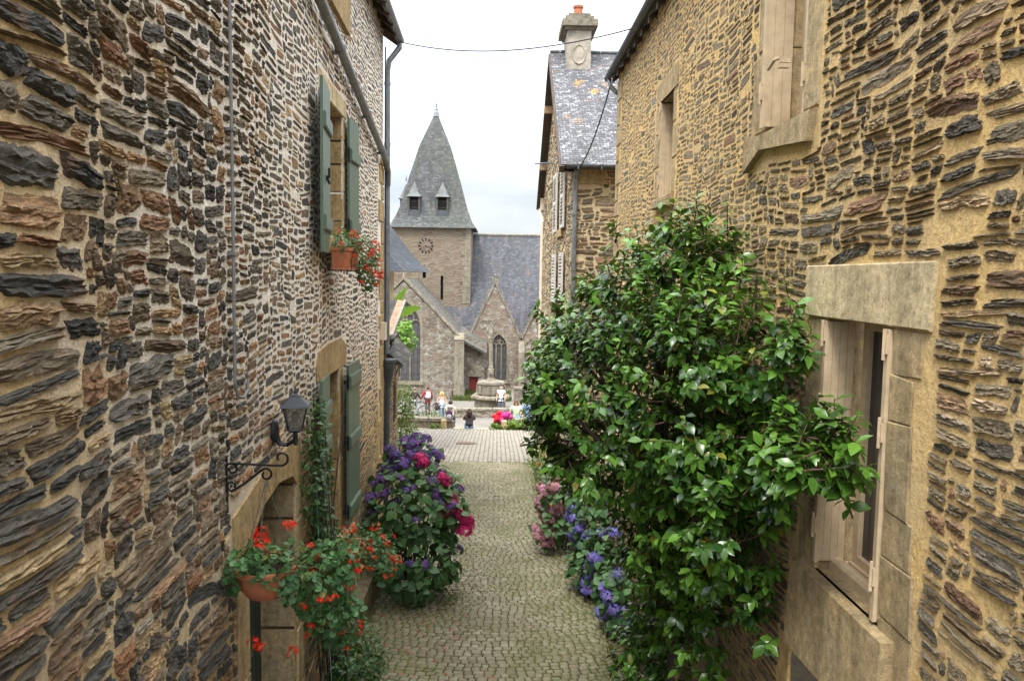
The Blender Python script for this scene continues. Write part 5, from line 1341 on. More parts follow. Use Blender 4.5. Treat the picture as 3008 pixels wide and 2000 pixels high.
for (c, rad, nt_) in lobes:
    c = np.array(c); rad = np.array(rad); k = 0; tries = 0
    while k < nt_ and tries < nt_ * 30:
        tries += 1
        d = rdir(1, r)[0]; q = r.uniform(.80, 1.06) if r.random() < .78 else r.uniform(.4, .8)
        p = c + d * rad * q
        if p[0] > 1.80: p[0] = 1.80 - r.uniform(0, .08)
        if p[2] < lane_z(p[1]) + .12: continue
        if any(in_lobe(p, L) < .72 for L in lobes if L[0] != tuple(c)): continue
        if d[1] < .6 and math.sin(p[0] * 6.3 + 1) * math.sin(p[1] * 4.7 + .4) + .8 * math.sin(p[2] * 7.1 + p[0] * 3) < -.45 and r.random() < .65 and nt_ > 60: continue      # gaps between the sprays
        k += 1
        out_ = d * np.array([1, 1, .55]); a = out_ * .75 + np.array([0, 0, .32]) + r.normal(0, .25, 3); a /= np.linalg.norm(a)
        top = d[2] > .55 and p[2] > -.35
        if top and r.random() < .5: a = np.array([r.normal(0, .25), r.normal(0, .25), 1.0]); a /= np.linalg.norm(a); p = p + a * r.uniform(0, .2)
        L = r.uniform(.16, .30); b0_ = p - a * L
        twigs.append(([tuple(b0_ - a * .05), tuple(b0_), tuple(p)], [.006, .005, .003]))
        n = int(r.integers(11, 19)); t = np.linspace(.05, 1, n) + r.normal(0, .03, n)
        pp = b0_[None] + a[None] * (t * L)[:, None]
        ph = np.arange(n) * 2.4 + r.uniform(0, 6)
        x_ = np.cross(a, [0, 0, 1.0]); x_ = x_ / (np.linalg.norm(x_) + 1e-9); y_ = np.cross(a, x_)
        rd = x_[None] * np.cos(ph)[:, None] + y_[None] * np.sin(ph)[:, None]
        ax_ = a[None] * r.uniform(.25, .8, (n, 1)) + rd * .85 + np.array([0, 0, -.5])[None] + out_[None] * .35
        nr_ = np.array([0, 0, 1.0])[None] * .8 + a[None] * .35 + d[None] * .35 + r.normal(0, .22, (n, 3))
        LP.append(pp); LA.append(ax_); LN_.append(nr_); LS.append(r.uniform(.052, .106, n)); 
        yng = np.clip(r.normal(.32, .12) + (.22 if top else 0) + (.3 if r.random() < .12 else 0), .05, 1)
        LT.append(np.clip(r.normal(yng, .14, n), 0, 1))
P_ = np.concatenate(LP); A_ = np.concatenate(LA); N_ = np.concatenate(LN_); S_ = np.concatenate(LS); T_ = np.concatenate(LT)
keep = P_[:, 0] < 1.86
P_, A_, N_, S_, T_ = P_[keep], A_[keep], N_[keep], S_[keep], T_[keep]
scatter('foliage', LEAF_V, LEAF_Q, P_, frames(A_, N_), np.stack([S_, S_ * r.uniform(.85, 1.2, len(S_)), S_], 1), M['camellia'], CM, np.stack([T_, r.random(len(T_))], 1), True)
tubes('twig', twigs, M['twig'], CM, 3)
limbs = [([(1.62, 6.5, -4.7), (1.60, 6.45, -3.9), (1.55, 6.35, -3.0), (1.45, 6.2, -2.0), (1.3, 6.1, -1.1), (1.25, 6.05, -.2)], [.075, .065, .06, .05, .035, .015])]
for (c, rad, nt_) in lobes[:4] + lobes[6:8] + lobes[11:13]:
    s0 = np.array((1.55, 6.35, -3.0 if c[2] < -1.5 else -2.2)); c = np.array(c)
    for k in range(3):
        e = c + rdir(1, r)[0] * np.array(rad) * .45; mid = (s0 + e) / 2 + r.normal(0, .1, 3)
        e[0] = min(e[0], 1.8); mid[0] = min(mid[0], 1.75)
        limbs.append(([tuple(s0), tuple(mid), tuple(e)], [.035, .022, .009]))
tubes('trunk', limbs, M['bark'], CM, 7)

# ------------------------------------------------------------------ hydrangeas
def flower_head(name, mat, parent, loc, rad, r, n=44, flat=.8, tone=(.5, .2)):
    d = rdir(n, r); d[:, 2] = np.abs(d[:, 2]) * 1.1 - .35; d = unit(d)
    p = np.array(loc)[None] + d * rad * np.array([1, 1, flat]) * r.uniform(.85, 1.05, (n, 1))
    t = np.clip(r.normal(tone[0], tone[1], n), 0, 1)
    ax_ = np.cross(d, rdir(n, r))
    o = scatter(name, FLO_V, FLO_F, p, frames(ax_, d + r.normal(0, .25, (n, 3))), np.full(n, rad * .34), mat, parent, np.stack([t, r.random(n)], 1), False)
    return o
def shrub(name, label, base, lobes, nleaf, size, mat, seed, tv=BROAD_V, tf=LEAF_Q, stems=16, light=.45, cat='shrub', shell=.78, group=None, stemmat='bark', clip=None, floor=None, part='foliage', droop=.25, stemk=1.0):
    r = np.random.default_rng(seed)
    E_ = empty(name, base, label, cat, 0, group)
    vol = np.array([np.prod(L[1]) ** .67 for L in lobes]); cnt = (nleaf * vol / vol.sum()).astype(int)
    PP, DD = [], []
    for L, n in zip(lobes, cnt):
        c, rad = np.array(L[0]), np.array(L[1]); d = rdir(n, r); q = np.where(r.random(n) < shell, r.uniform(.82, 1.05, n), r.uniform(.35, .85, n))
        p = c + d * rad * q[:, None]
        ok = np.ones(n, bool)
        for L2 in lobes:
            if L2 is not L: ok &= in_lobe(p, L2) > .78
        PP.append(p[ok]); DD.append(d[ok])
    p = np.concatenate(PP); d = np.concatenate(DD)
    if clip is not None: k = clip(p); p, d = p[k], d[k]
    n = len(p)
    az = rdir(n, r); ax_ = np.cross(d, az) * .7 + d * .45 + np.array([0, 0, -droop]); nr_ = d * .7 + np.array([0, 0, .8]) + r.normal(0, .3, (n, 3))
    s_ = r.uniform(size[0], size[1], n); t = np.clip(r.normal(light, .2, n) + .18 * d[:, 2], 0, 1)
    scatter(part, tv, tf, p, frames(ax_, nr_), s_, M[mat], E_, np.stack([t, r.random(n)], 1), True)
    if stems:
        ps = []
        for k in range(stems):
            e = p[r.integers(0, n)]; b0_ = np.array(base) + np.array([r.normal(0, .1), r.normal(0, .1), 0]); m_ = (b0_ + e) / 2 + np.array([r.normal(0, .08), r.normal(0, .08), .12])
            ps.append(([tuple(b0_), tuple(m_), tuple(e)], [.013 * stemk, .010 * stemk, .004 * stemk]))
        tubes('stem', ps, M[stemmat], E_, 4)
    return E_, p, d, r
def heads(E_, pts, mat, rad, r, tone=(.5, .2), n=44, flat=.8):
    """flower heads: a few modelled ones, then copies sharing their meshes"""
    protos = []
    for i, q in enumerate(pts):
        if len(protos) < 5:
            o = flower_head('flower_head', M[mat], E_, (0, 0, 0), 1.0, r, n, flat, tone); protos.append(o)
            # built about the parent's origin
            me = o.data; co = np.empty(len(me.vertices) * 3, np.float32); me.vertices.foreach_get('co', co)
            co = co.reshape(-1, 3) + np.array(wloc(E_), np.float32); me.vertices.foreach_set('co', co.ravel()); me.update()
        else:
            o = protos[int(r.integers(0, len(protos)))].copy(); COL.objects.link(o); o.parent = E_
        o.location = Vector(tuple(map(float, q))) - wloc(E_); s_ = rad * r.uniform(.75, 1.2); o.scale = (s_, s_, s_)
        o.rotation_euler = (r.normal(0, .35), r.normal(0, .35), r.uniform(0, 6.28))

HL = [((-1.28, 11.6, -3.55), (.66, .75, .85)), ((-1.15, 11.3, -4.25), (.62, .70, .55)), ((-1.30, 11.9, -2.95), (.40, .45, .40)), ((-.95, 11.5, -3.6), (.46, .5, .6))]
E1, p, d, r = shrub('hydrangea', 'large purple flowered hydrangea bush at the end corner of the left house', (-1.35, 11.7, -4.95), HL, 1500, (.10, .17), 'hyd_leaf', 61, clip=lambda p: (p[:, 0] > lwx(p[:, 1]) + .03) & (p[:, 2] > -4.85))
up_ = (d[:, 2] > -.1) & ((d[:, 1] < .5)); cand = p[up_]; z_ = cand[:, 2]; w_ = np.exp((z_ - z_.max()) * 1.5); w_ /= w_.sum()
sel = r.choice(len(cand), 76, replace=False, p=w_); heads(E1, cand[sel] + d[up_][sel] * .03, 'purple_petal', .085, r, (.45, .28), 40, .65)
HM = [((-.78, 11.6, -3.25), (.22, .22, .25)), ((-.60, 11.3, -3.55), (.20, .2, .2))]
E2, p, d, r = shrub('hydrangea', 'magenta hydrangea sprays leaning out over the cobbles from behind the purple bush', (-1.15, 11.9, -4.95), HM, 90, (.09, .15), 'hyd_leaf', 62, stems=9, light=.6)
mg = [(-1.12, 11.35, -2.74), (-1.07, 11.3, -2.80), (-.80, 11.35, -3.02), (-.74, 11.4, -3.10), (-.66, 11.3, -3.38), (-.60, 11.35, -3.50), (-.74, 11.3, -3.55), (-.78, 11.25, -3.42), (-.42, 11.3, -3.66), (-.45, 11.25, -3.80), (-.50, 11.3, -3.60), (-.38, 11.3, -3.74)]
heads(E2, mg, 'magenta_petal', .105, r, (.55, .25), 60, .85)
tubes('branch', [([(-1.1, 11.8, -4.2), (-.9, 11.5, -3.5), q], [.012, .009, .006]) for q in mg[::2]], M['green_stem'], E2, 4)
HP = [((1.22, 13.9, -4.15), (.40, .50, .70)), ((1.0, 13.6, -4.45), (.30, .36, .42)), ((1.10, 13.5, -3.85), (.28, .34, .34))]
E3, p, d, r = shrub('hydrangea', 'faded pink hydrangea bush, farther one against the right side of the lane', (1.2, 13.9, -5.0), HP, 520, (.09, .15), 'hyd_leaf', 63, light=.5)
cand = p[(d[:, 0] < .2) & (d[:, 1] < .4)]; sel = r.choice(len(cand), 40, replace=False); heads(E3, cand[sel], 'pink_petal', .105, r, (.45, .3), 50, .85)
HB_ = [((1.62, 12.2, -3.95), (.42, .60, .62)), ((1.52, 11.7, -4.45), (.36, .45, .42)), ((1.70, 11.2, -4.3), (.36, .5, .55)), ((1.55, 12.6, -3.7), (.3, .4, .5)), ((1.68, 10.2, -4.35), (.26, .65, .45))]
E4, p, d, r = shrub('hydrangea', 'blue hydrangea bush between the camellia and the pink hydrangea', (1.62, 11.9, -4.9), HB_, 1150, (.09, .15), 'hyd_leaf', 64, light=.38, clip=lambda p: p[:, 0] < 1.87)
cand = p[(d[:, 0] < .3) & (d[:, 1] < .3)]; sel = r.choice(len(cand), 52, replace=False); heads(E4, cand[sel], 'blue_petal', .095, r, (.5, .28), 46, .8)

# ------------------------------------------------------------------ geraniums
def geranium(label, base, lobes, nleaf, fl, seed, size=(.035, .058), stems=14, clip=None, fr_=.036, light=.5):
    E_, p, d, r = shrub('geranium', label, base, lobes, nleaf, size, 'ger_leaf', seed, GER_V, GER_F, stems, light, 'flower', .6, None, 'green_stem', clip, stemk=.33)
    paths = []
    for q in fl:
        a = np.array(q); paths.append(([tuple(a - np.array([r.normal(0, .02), r.normal(0, .02), r.uniform(.07, .14)])), tuple(a)], [.0025, .002]))
    for q in paths: tubes('flower_stalk', [q], M['green_stem'], E_, 3)
    heads(E_, fl, 'red_petal', fr_, r, (.5, .3), 15, .8)
    return E_
def spread(lobes, n, seed, k=1.05, cond=None):
    r = np.random.default_rng(seed); o = []
    while len(o) < n:
        L = lobes[int(r.integers(0, len(lobes)))]; d = rdir(1, r)[0]
        if cond and not cond(d): continue
        o.append(tuple(np.array(L[0]) + d * np.array(L[1]) * r.uniform(k - .05, k + .15)))
    return o
# the hanging pot under the iron bracket
HPOT = empty('hanging_pot', (-1.52, 5.05, -2.16), 'round terracotta pot hanging by chains from the scroll bracket', 'flower pot')
pc = (-1.525, 5.05, -2.165)
b = MB(); b.lathe([(.07, 0), (.12, .01), (.165, .07), (.185, .15), (.188, .17), (.205, .175), (.21, .19), (.207, .212), (.195, .215), (.185, .20), (.178, .18), (.05, .17)], pc, 28); b.build('pot', M['terracotta'], HPOT, True, True, 40)
b = MB(); b.lathe([(.18, .0), (.14, .012), (.08, .02), (.02, .022)], (pc[0], pc[1], pc[2] + .178), 20); b.build('soil', M['soil'], HPOT)
b = MB(); hook = (bx + .258, 5.05, -1.385)
for k in range(3):
    a = 2 * math.pi * k / 3 + .5; e = (pc[0] + .2 * math.cos(a), pc[1] + .2 * math.sin(a), pc[2] + .21)
    n = 30; 
    for i in range(n):
        q0 = Vector(hook).lerp(Vector(e), i / n); q1 = Vector(hook).lerp(Vector(e), (i + .8) / n); b.tube([q0, q1], .0035 if i % 2 else .0022, 4)
b.build('chain', M['zinc'], HPOT)
b = MB(); b.tube([(hook[0], 5.05, -1.385), (hook[0] + .01, 5.05, -1.40), (hook[0], 5.05, -1.42)], .005, 6); b.build('hook', M['zinc'], HPOT)
GL = [((-1.54, 5.0, -1.90), (.20, .20, .11)), ((-1.38, 5.05, -1.97), (.22, .22, .13)), ((-1.24, 5.1, -2.05), (.22, .24, .20)), ((-1.14, 5.2, -2.26), (.20, .24, .22)), ((-1.08, 5.3, -2.45), (.15, .2, .16)), ((-1.70, 5.0, -2.0), (.09, .12, .12)), ((-1.08, 5.2, -2.0), (.14, .2, .16))]
fl = spread(GL[2:5] + GL[6:], 15, 72, 1.05, lambda d: d[1] < .2) + [(-1.55, 4.92, -1.72), (-1.52, 4.95, -1.69), (-1.49, 4.93, -1.74), (-1.545, 4.94, -1.77), (-1.51, 4.9, -1.79), (-1.36, 5.0, -1.66), (-1.345, 5.02, -1.675), (-1.22, 5.0, -1.80), (-1.57, 4.9, -2.42), (-1.55, 4.92, -2.45), (-1.53, 4.92, -2.46), (-1.33, 5.0, -2.52), (-1.345, 5.0, -2.55)]
geranium('red trailing ivy geranium spilling from the hanging terracotta pot', (-1.5, 5.05, -1.98), GL, 1750, fl, 71, (.038, .062), stems=22, fr_=.034)
# window boxes
def window_box(label, P0, L, glabel, lobes, n, nf, seed, base, clip=None):
    E_ = empty('window_box', P0, label, 'flower box')
    x, y, z = P0; m = MB()
    m.hexa([(x - .075, y, z), (x + .075, y, z), (x + .075, y + L, z), (x - .075, y + L, z), (x - .095, y - .01, z + .17), (x + .095, y - .01, z + .17), (x + .095, y + L + .01, z + .17), (x - .095, y + L + .01, z + .17)])
    m.hexa([(x - .105, y - .02, z + .172), (x + .105, y - .02, z + .172), (x + .105, y + L + .02, z + .172), (x - .105, y + L + .02, z + .172), (x - .105, y - .02, z + .205), (x + .105, y - .02, z + .205), (x + .105, y + L + .02, z + .205), (x - .105, y + L + .02, z + .205)])
    m.build('box', M['terracotta'], E_)
    m = MB(); m.box(x - .09, x + .09, y - .02, y + L + .02, z - .03, z - .003); m.build('saucer', M['terracotta'], E_)
    m = MB()
    for q in (y + .06, y + L - .06): m.tube([(x - .14, q, z - .04), (x + .11, q, z - .04), (x + .11, q, z + .08)], .007, 5)
    m.build('holder', M['iron'], E_)
    geranium(glabel, base, lobes, n, spread(lobes, nf, seed + 5, 1.05, lambda d: d[0] > -.3 and d[2] > -.6), seed, (.035, .055), 12, clip, .036)
xb = lwx(8.6) + .20
window_box('terracotta box of geraniums on the upper green shuttered window sill', (xb, 8.35, .06), .62, 'red geraniums growing in the upper terracotta window box',
           [((xb, 8.65, .33), (.15, .38, .13)), ((xb + .14, 8.9, .20), (.16, .34, .22)), ((xb + .18, 9.1, .0), (.12, .30, .20))], 620, 40, 75, (xb, 8.6, .26))
xb = lwx(8.7) + .28
window_box('terracotta box hooked below the lower window among the geraniums', (xb, 8.5, -3.42), .7, 'red geraniums in the lower window box beside the purple hydrangea',
           [((xb, 8.75, -3.12), (.2, .42, .14)), ((xb + .22, 8.9, -3.25), (.2, .36, .22)), ((xb + .32, 9.0, -3.45), (.14, .3, .18)), ((xb - .05, 8.4, -3.05), (.15, .25, .2))], 950, 46, 85, (xb, 8.8, -3.2))

# ------------------------------------------------------------------ climbing rose, wall plants
RL = [((-1.74, 7.45, -2.05), (.13, .34, .50)), ((-1.72, 7.65, -2.75), (.14, .36, .45)), ((-1.72, 7.35, -1.45), (.08, .22, .3)), ((-1.62, 7.6, -3.3), (.2, .3, .3)), ((-1.45, 7.7, -3.9), (.3, .4, .35)), ((-1.30, 7.9, -4.15), (.2, .3, .2))]
E_, p, d, r = shrub('climbing_rose', 'leafy climbing rose trained up the wall between the arched door and lower window', (-1.62, 7.7, -4.85), RL, 3000, (.035, .07), 'rose_leaf', 91, LEAF_V, LEAF_Q, 20, .42, 'climber', .55, clip=lambda p: p[:, 0] > lwx(p[:, 1]) + .02)
tubes('cane', [([(-1.62, 7.7, -4.85), (-1.66, 7.65, -3.9), (-1.72, 7.5, -2.8), (-1.75, 7.4, -1.6), (-1.74, 7.3, -1.15)], [.022, .018, .014, .009, .004]), ([(-1.55, 7.75, -4.85), (-1.6, 7.8, -3.6), (-1.68, 7.9, -2.4), (-1.6, 8.0, -1.5)], [.016, .013, .01, .003]), ([(-1.6, 7.7, -4.6), (-1.45, 7.8, -4.2), (-1.25, 7.95, -4.0)], [.014, .01, .004])], M['bark'], E_, 6)
tubes('garden_tie', [([(-1.72, 7.3, -1.9), (-1.68, 7.25, -2.6), (-1.66, 7.2, -3.2)], [.003, .003, .003]), ([(-1.6, 7.3, -3.6), (-1.56, 7.28, -4.1), (-1.5, 7.3, -4.45)], [.003, .003, .003])], plain('twine', (.12, .32, .30), .6), E_, 4)
shrub('climber', 'bright green creeper hanging over the end of the cottage wall', (-2.55, 20.6, -5.4), [((-2.5, 20.8, -3.55), (.28, .8, .6)), ((-2.45, 20.7, -4.4), (.32, .8, .75)), ((-2.42, 20.5, -5.1), (.25, .6, .4))], 2200, (.05, .10), 'bright_leaf', 95, LEAF_V, LEAF_Q, 10, .5, 'climber', .6)
E_, p, d, r = shrub('orange_shrub', 'yellowish straggly shrub with orange flowers at the corner of the gabled house', (1.25, 17.6, -5.3), [((1.15, 17.8, -4.3), (.36, 1.3, .75)), ((1.12, 18.8, -4.0), (.3, .8, .8)), ((1.2, 16.6, -4.75), (.3, .8, .45))], 1500, (.05, .10), 'bright_leaf', 96, LEAF_V, LEAF_Q, 16, .35, 'shrub', .55, clip=lambda p: p[:, 0] < 1.42)
M['orange_petal'] = petalmat('orange_petal', [(0, (.65, .18, .03)), (1, (.85, .42, .10))])
sel = r.choice(len(p), 14, replace=False); heads(E_, p[sel] + np.array([-.04, -.05, 0]), 'orange_petal', .05, r, (.5, .3), 10, .8)
for x, y, s_, sd_, l in ((.75, 33.1, .45, 101, 'fern clump against the right edging wall next to the granite post'), (-2.65, 33.1, .22, 102, 'small green weed clump beside the left granite post'), (-.02, 33.05, .30, 103, 'small fern left of the granite post below the red jackets'), (1.45, 33.1, .55, 104, 'largest fern clump, low at the right end of the edging wall')):
    r = np.random.default_rng(sd_); E_ = empty('fern', (x, y, lane_z(y)), l, 'fern'); n = 46
    a = r.uniform(0, 6.28, n); e = r.uniform(.2, 1.2, n); ax_ = np.stack([np.cos(a) * np.cos(e), np.sin(a) * np.cos(e) - .2, np.sin(e)], 1)
    scatter('frond', LEAF_V, LEAF_Q, np.array([[x, y, lane_z(y)]]) + r.normal(0, .05, (n, 3)) * [1, .5, 0] * 2 + ax_ * r.uniform(0, .12, (n, 1)), frames(ax_, np.tile([0, 0, 1.0], (n, 1)) + r.normal(0, .2, (n, 3))), r.uniform(.5, 1.0, n) * s_, M['grass'], E_, np.stack([r.random(n), r.random(n)], 1), True)
r = np.random.default_rng(110); E_ = empty('daffodils', (-3.0, 33.7, -6.4), 'sparse yellow flowers and thin blades growing along the mossy left edging wall', 'flowers'); n = 40
pp = np.stack([r.uniform(-3.9, -2.3, n), r.uniform(33.75, 34.1, n), np.full(n, -6.42)], 1); ax_ = np.stack([r.normal(0, .2, n), r.normal(0, .2, n), np.ones(n)], 1)
scatter('blade', BLADE_V, BLADE_F, pp, frames(ax_, np.tile([0, -1.0, 0], (n, 1))), r.uniform(.15, .55, n), M['grass'], E_, np.stack([r.random(n), r.random(n)], 1))
M['yellow_petal'] = petalmat('yellow_petal', [(0, (.7, .55, .15)), (1, (.85, .75, .4))]); heads(E_, [(x_, 33.8, -6.40 + r.uniform(.05, .14)) for x_ in (-3.55, -3.1, -2.9, -2.75, -2.6)], 'yellow_petal', .055, r, (.5, .3), 10)

# banana plant behind the cottage
BN = empty('banana_plant', (-3.0, 20.6, -5.5), 'banana plant showing bright green ragged leaves above the cottage awning', 'plant')
def banana(p0, p1, wd, tw):
    p0, p1 = Vector(p0), Vector(p1); d = p1 - p0; n = 14; m = MB(); s_ = d.cross(Vector((0, 0, 1))).normalized(); s_ = s_ * math.cos(tw) + Vector((0, 0, 1)) * math.sin(tw)
    vs = []
    for i in range(n + 1):
        t = i / n; c = p0 + d * t + Vector((0, 0, .45 * t * (1 - t) * d.length * .5)); w_ = wd * (math.sin(math.pi * min(1, t * .93 + .07)) ** .55) * (1 + .12 * math.sin(i * 2.7))
        vs += [c + s_ * w_ + Vector((0, 0, -.12 * wd)), c + s_ * w_ * .5, c, c - s_ * w_ * .5, c - s_ * w_ + Vector((0, 0, -.2 * wd))]
    fs = [(i * 5 + k, i * 5 + k + 1, i * 5 + k + 6, i * 5 + k + 5) for i in range(n) for k in range(4)]
    m.add(vs, fs); o = m.build('leaf', M['banana_leaf'], BN, True, False)
    a = o.data.color_attributes.new('tone', 'FLOAT_COLOR', 'POINT')
    for i, q in enumerate(a.data): g = .35 + .6 * random.random(); q.color = (g, .2, 0, 1)
banana((-3.1, 20.5, -1.5), (-2.37, 20.2, -.36), .13, 1.0); banana((-3.0, 20.6, -1.3), (-1.98, 20.0, -.85), .12, 1.1); banana((-2.95, 20.4, -1.6), (-2.2, 20.0, -1.35), .11, .9); banana((-3.1, 20.9, -1.6), (-3.9, 20.6, -.6), .15, .8)
b = MB(); b.tube([(-3.0, 20.6, -5.6), (-3.02, 20.6, -3.5), (-3.05, 20.6, -1.5)], [.16, .13, .09], 10); b.build('trunk', M['green_stem'], BN)
shrub('vine', 'pale green vine leaves hanging beside the church window above the lower awning', (-2.6, 19.5, -2.6), [((-2.25, 19.4, -1.7), (.22, .5, .3)), ((-2.30, 19.4, -1.35), (.16, .4, .2))], 260, (.07, .12), 'banana_leaf', 121, BROAD_V, LEAF_Q, 6, .5, 'climber', .6, None, 'green_stem')

# ------------------------------------------------------------------ grass and weeds in the joints, fallen petals
r = np.random.default_rng(130)
def tufts(spots, per, size):
    PP = []; 
    for (x, y, sx_, sy_) in spots:
        q = np.stack([r.normal(x, sx_, per), r.normal(y, sy_, per)], 1); PP.append(q)
    q = np.concatenate(PP); q = q[(q[:, 0] > lwx(q[:, 1]) + .1) & (q[:, 0] < 1.86)]
    return np.concatenate([q, lane_z(q[:, 1])[:, None] - .005], 1), r.uniform(size[0], size[1], len(q))
spots = [(.95, 14.7, .22, .3), (1.2, 13.0, .25, .4), (1.55, 10.9, .2, .5), (1.75, 9.3, .15, .3), (1.45, 9.0, .1, .2), (.95, 16.5, .2, .8), (.9, 20.5, .15, .6), (1.0, 22.0, .12, .12), (-.5, 12.0, .3, .7), (-.7, 10.8, .2, .4), (-1.75, 9.6, .08, .7), (-1.8, 8.4, .1, .4), (1.65, 8.3, .15, .4), (-1.55, 9.0, .1, .3)]
p1, s1 = tufts(spots, 170, (.03, .09))
n = 2600; y_ = r.uniform(7, 22, n); x_ = r.uniform(-1.75, 1.5, n); k = (np.sin(x_ * 2.1 + 1) * np.sin(y_ * .9) + r.normal(0, .5, n)) > .45
p2 = np.stack([x_, y_, lane_z(y_) - .005], 1)[k]; s2 = r.uniform(.012, .035, len(p2))
pp = np.concatenate([p1, p2]); ss = np.concatenate([s1, s2]); n = len(pp)
a = r.uniform(0, 6.28, n); ax_ = np.stack([np.cos(a) * .6, np.sin(a) * .6, np.ones(n)], 1)
g_ = scatter('grass', BLADE_V, BLADE_F, pp, frames(ax_, np.stack([-np.sin(a), np.cos(a), np.full(n, .3)], 1)), np.stack([ss, ss * 1.3, ss], 1), M['grass'], None, np.stack([r.random(n), r.random(n)], 1)); tag(g_, 'short grass and weeds sprouting from the cobble joints', 'grass', kind='stuff')
n = 70; q = np.stack([r.normal(-1.0, .45, n), r.uniform(8.2, 10.8, n)], 1); q = q[q[:, 0] > -1.75]; n = len(q)
g_ = scatter('fallen_petals', SMALL_V, SMALL_Q, np.concatenate([q, lane_z(q[:, 1])[:, None] + .008], 1), frames(np.concatenate([rdir(n, r)[:, :2], np.zeros((n, 1))], 1), np.tile([0, 0, 1.0], (n, 1))), r.uniform(.02, .04, n), M['red_petal'], None, np.stack([r.random(n), r.random(n)], 1)); tag(g_, 'red petals fallen on the cobbles below the geraniums', 'petals', kind='stuff')
n = 1500; x_ = r.uniform(-3.2, 1.0, n); y_ = np.where(r.random(n) < .5, r.normal(55.6, .4, n), r.normal(53.0, .25, n)); k = (x_ > -2.9) | (r.random(n) < .25); x_, y_ = x_[k], y_[k]; n = len(x_)
a = r.uniform(0, 6.28, n); ax_ = np.stack([np.cos(a) * .5, np.sin(a) * .5, np.ones(n)], 1)
g_ = scatter('grass', BLADE_V, BLADE_F, np.stack([x_, y_, np.full(n, SQ)], 1), frames(ax_, np.stack([-np.sin(a), np.cos(a), np.zeros(n)], 1)), np.stack([r.uniform(.15, .5, n), np.full(n, .9), np.full(n, .4)], 1), M['weeds'], None, np.stack([r.random(n), r.random(n)], 1)); tag(g_, 'rough grass along the foot of the church walls', 'grass', kind='stuff')

# ------------------------------------------------------------------ people
def cloth(name, col, rough=.85): return plain(name, col, rough, 0, .18, 18, .004, .2)
M['skin'] = plain('skin', (.52, .30, .21), .6, 0, .08, 20, .001, .3)
def skinmesh(name, V, Eg, Rd, mat, parent, lev=1, root=0):
    me = bpy.data.meshes.new(name); me.from_pydata([tuple(v) for v in V], Eg, []); o = bpy.data.objects.new(name, me); COL.objects.link(o)
    s_ = o.modifiers.new('skin', 'SKIN'); s_.use_smooth_shade = True
    for i, q in enumerate(me.skin_vertices[0].data):
        q.radius = Rd[i] if isinstance(Rd[i], (tuple, list)) else (Rd[i], Rd[i]); q.use_root = (i == root)
    u = o.modifiers.new('sub', 'SUBSURF'); u.levels = lev; u.render_levels = lev
    dg = bpy.context.evaluated_depsgraph_get(); m2 = bpy.data.meshes.new_from_object(o.evaluated_get(dg)); m2.name = name
    bpy.data.objects.remove(o); bpy.data.meshes.remove(me)
    m2.materials.clear(); m2.materials.append(mat); m2.polygons.foreach_set('use_smooth', [True] * len(m2.polygons))
    o = bpy.data.objects.new(name, m2); COL.objects.link(o); o.parent = parent
    return o
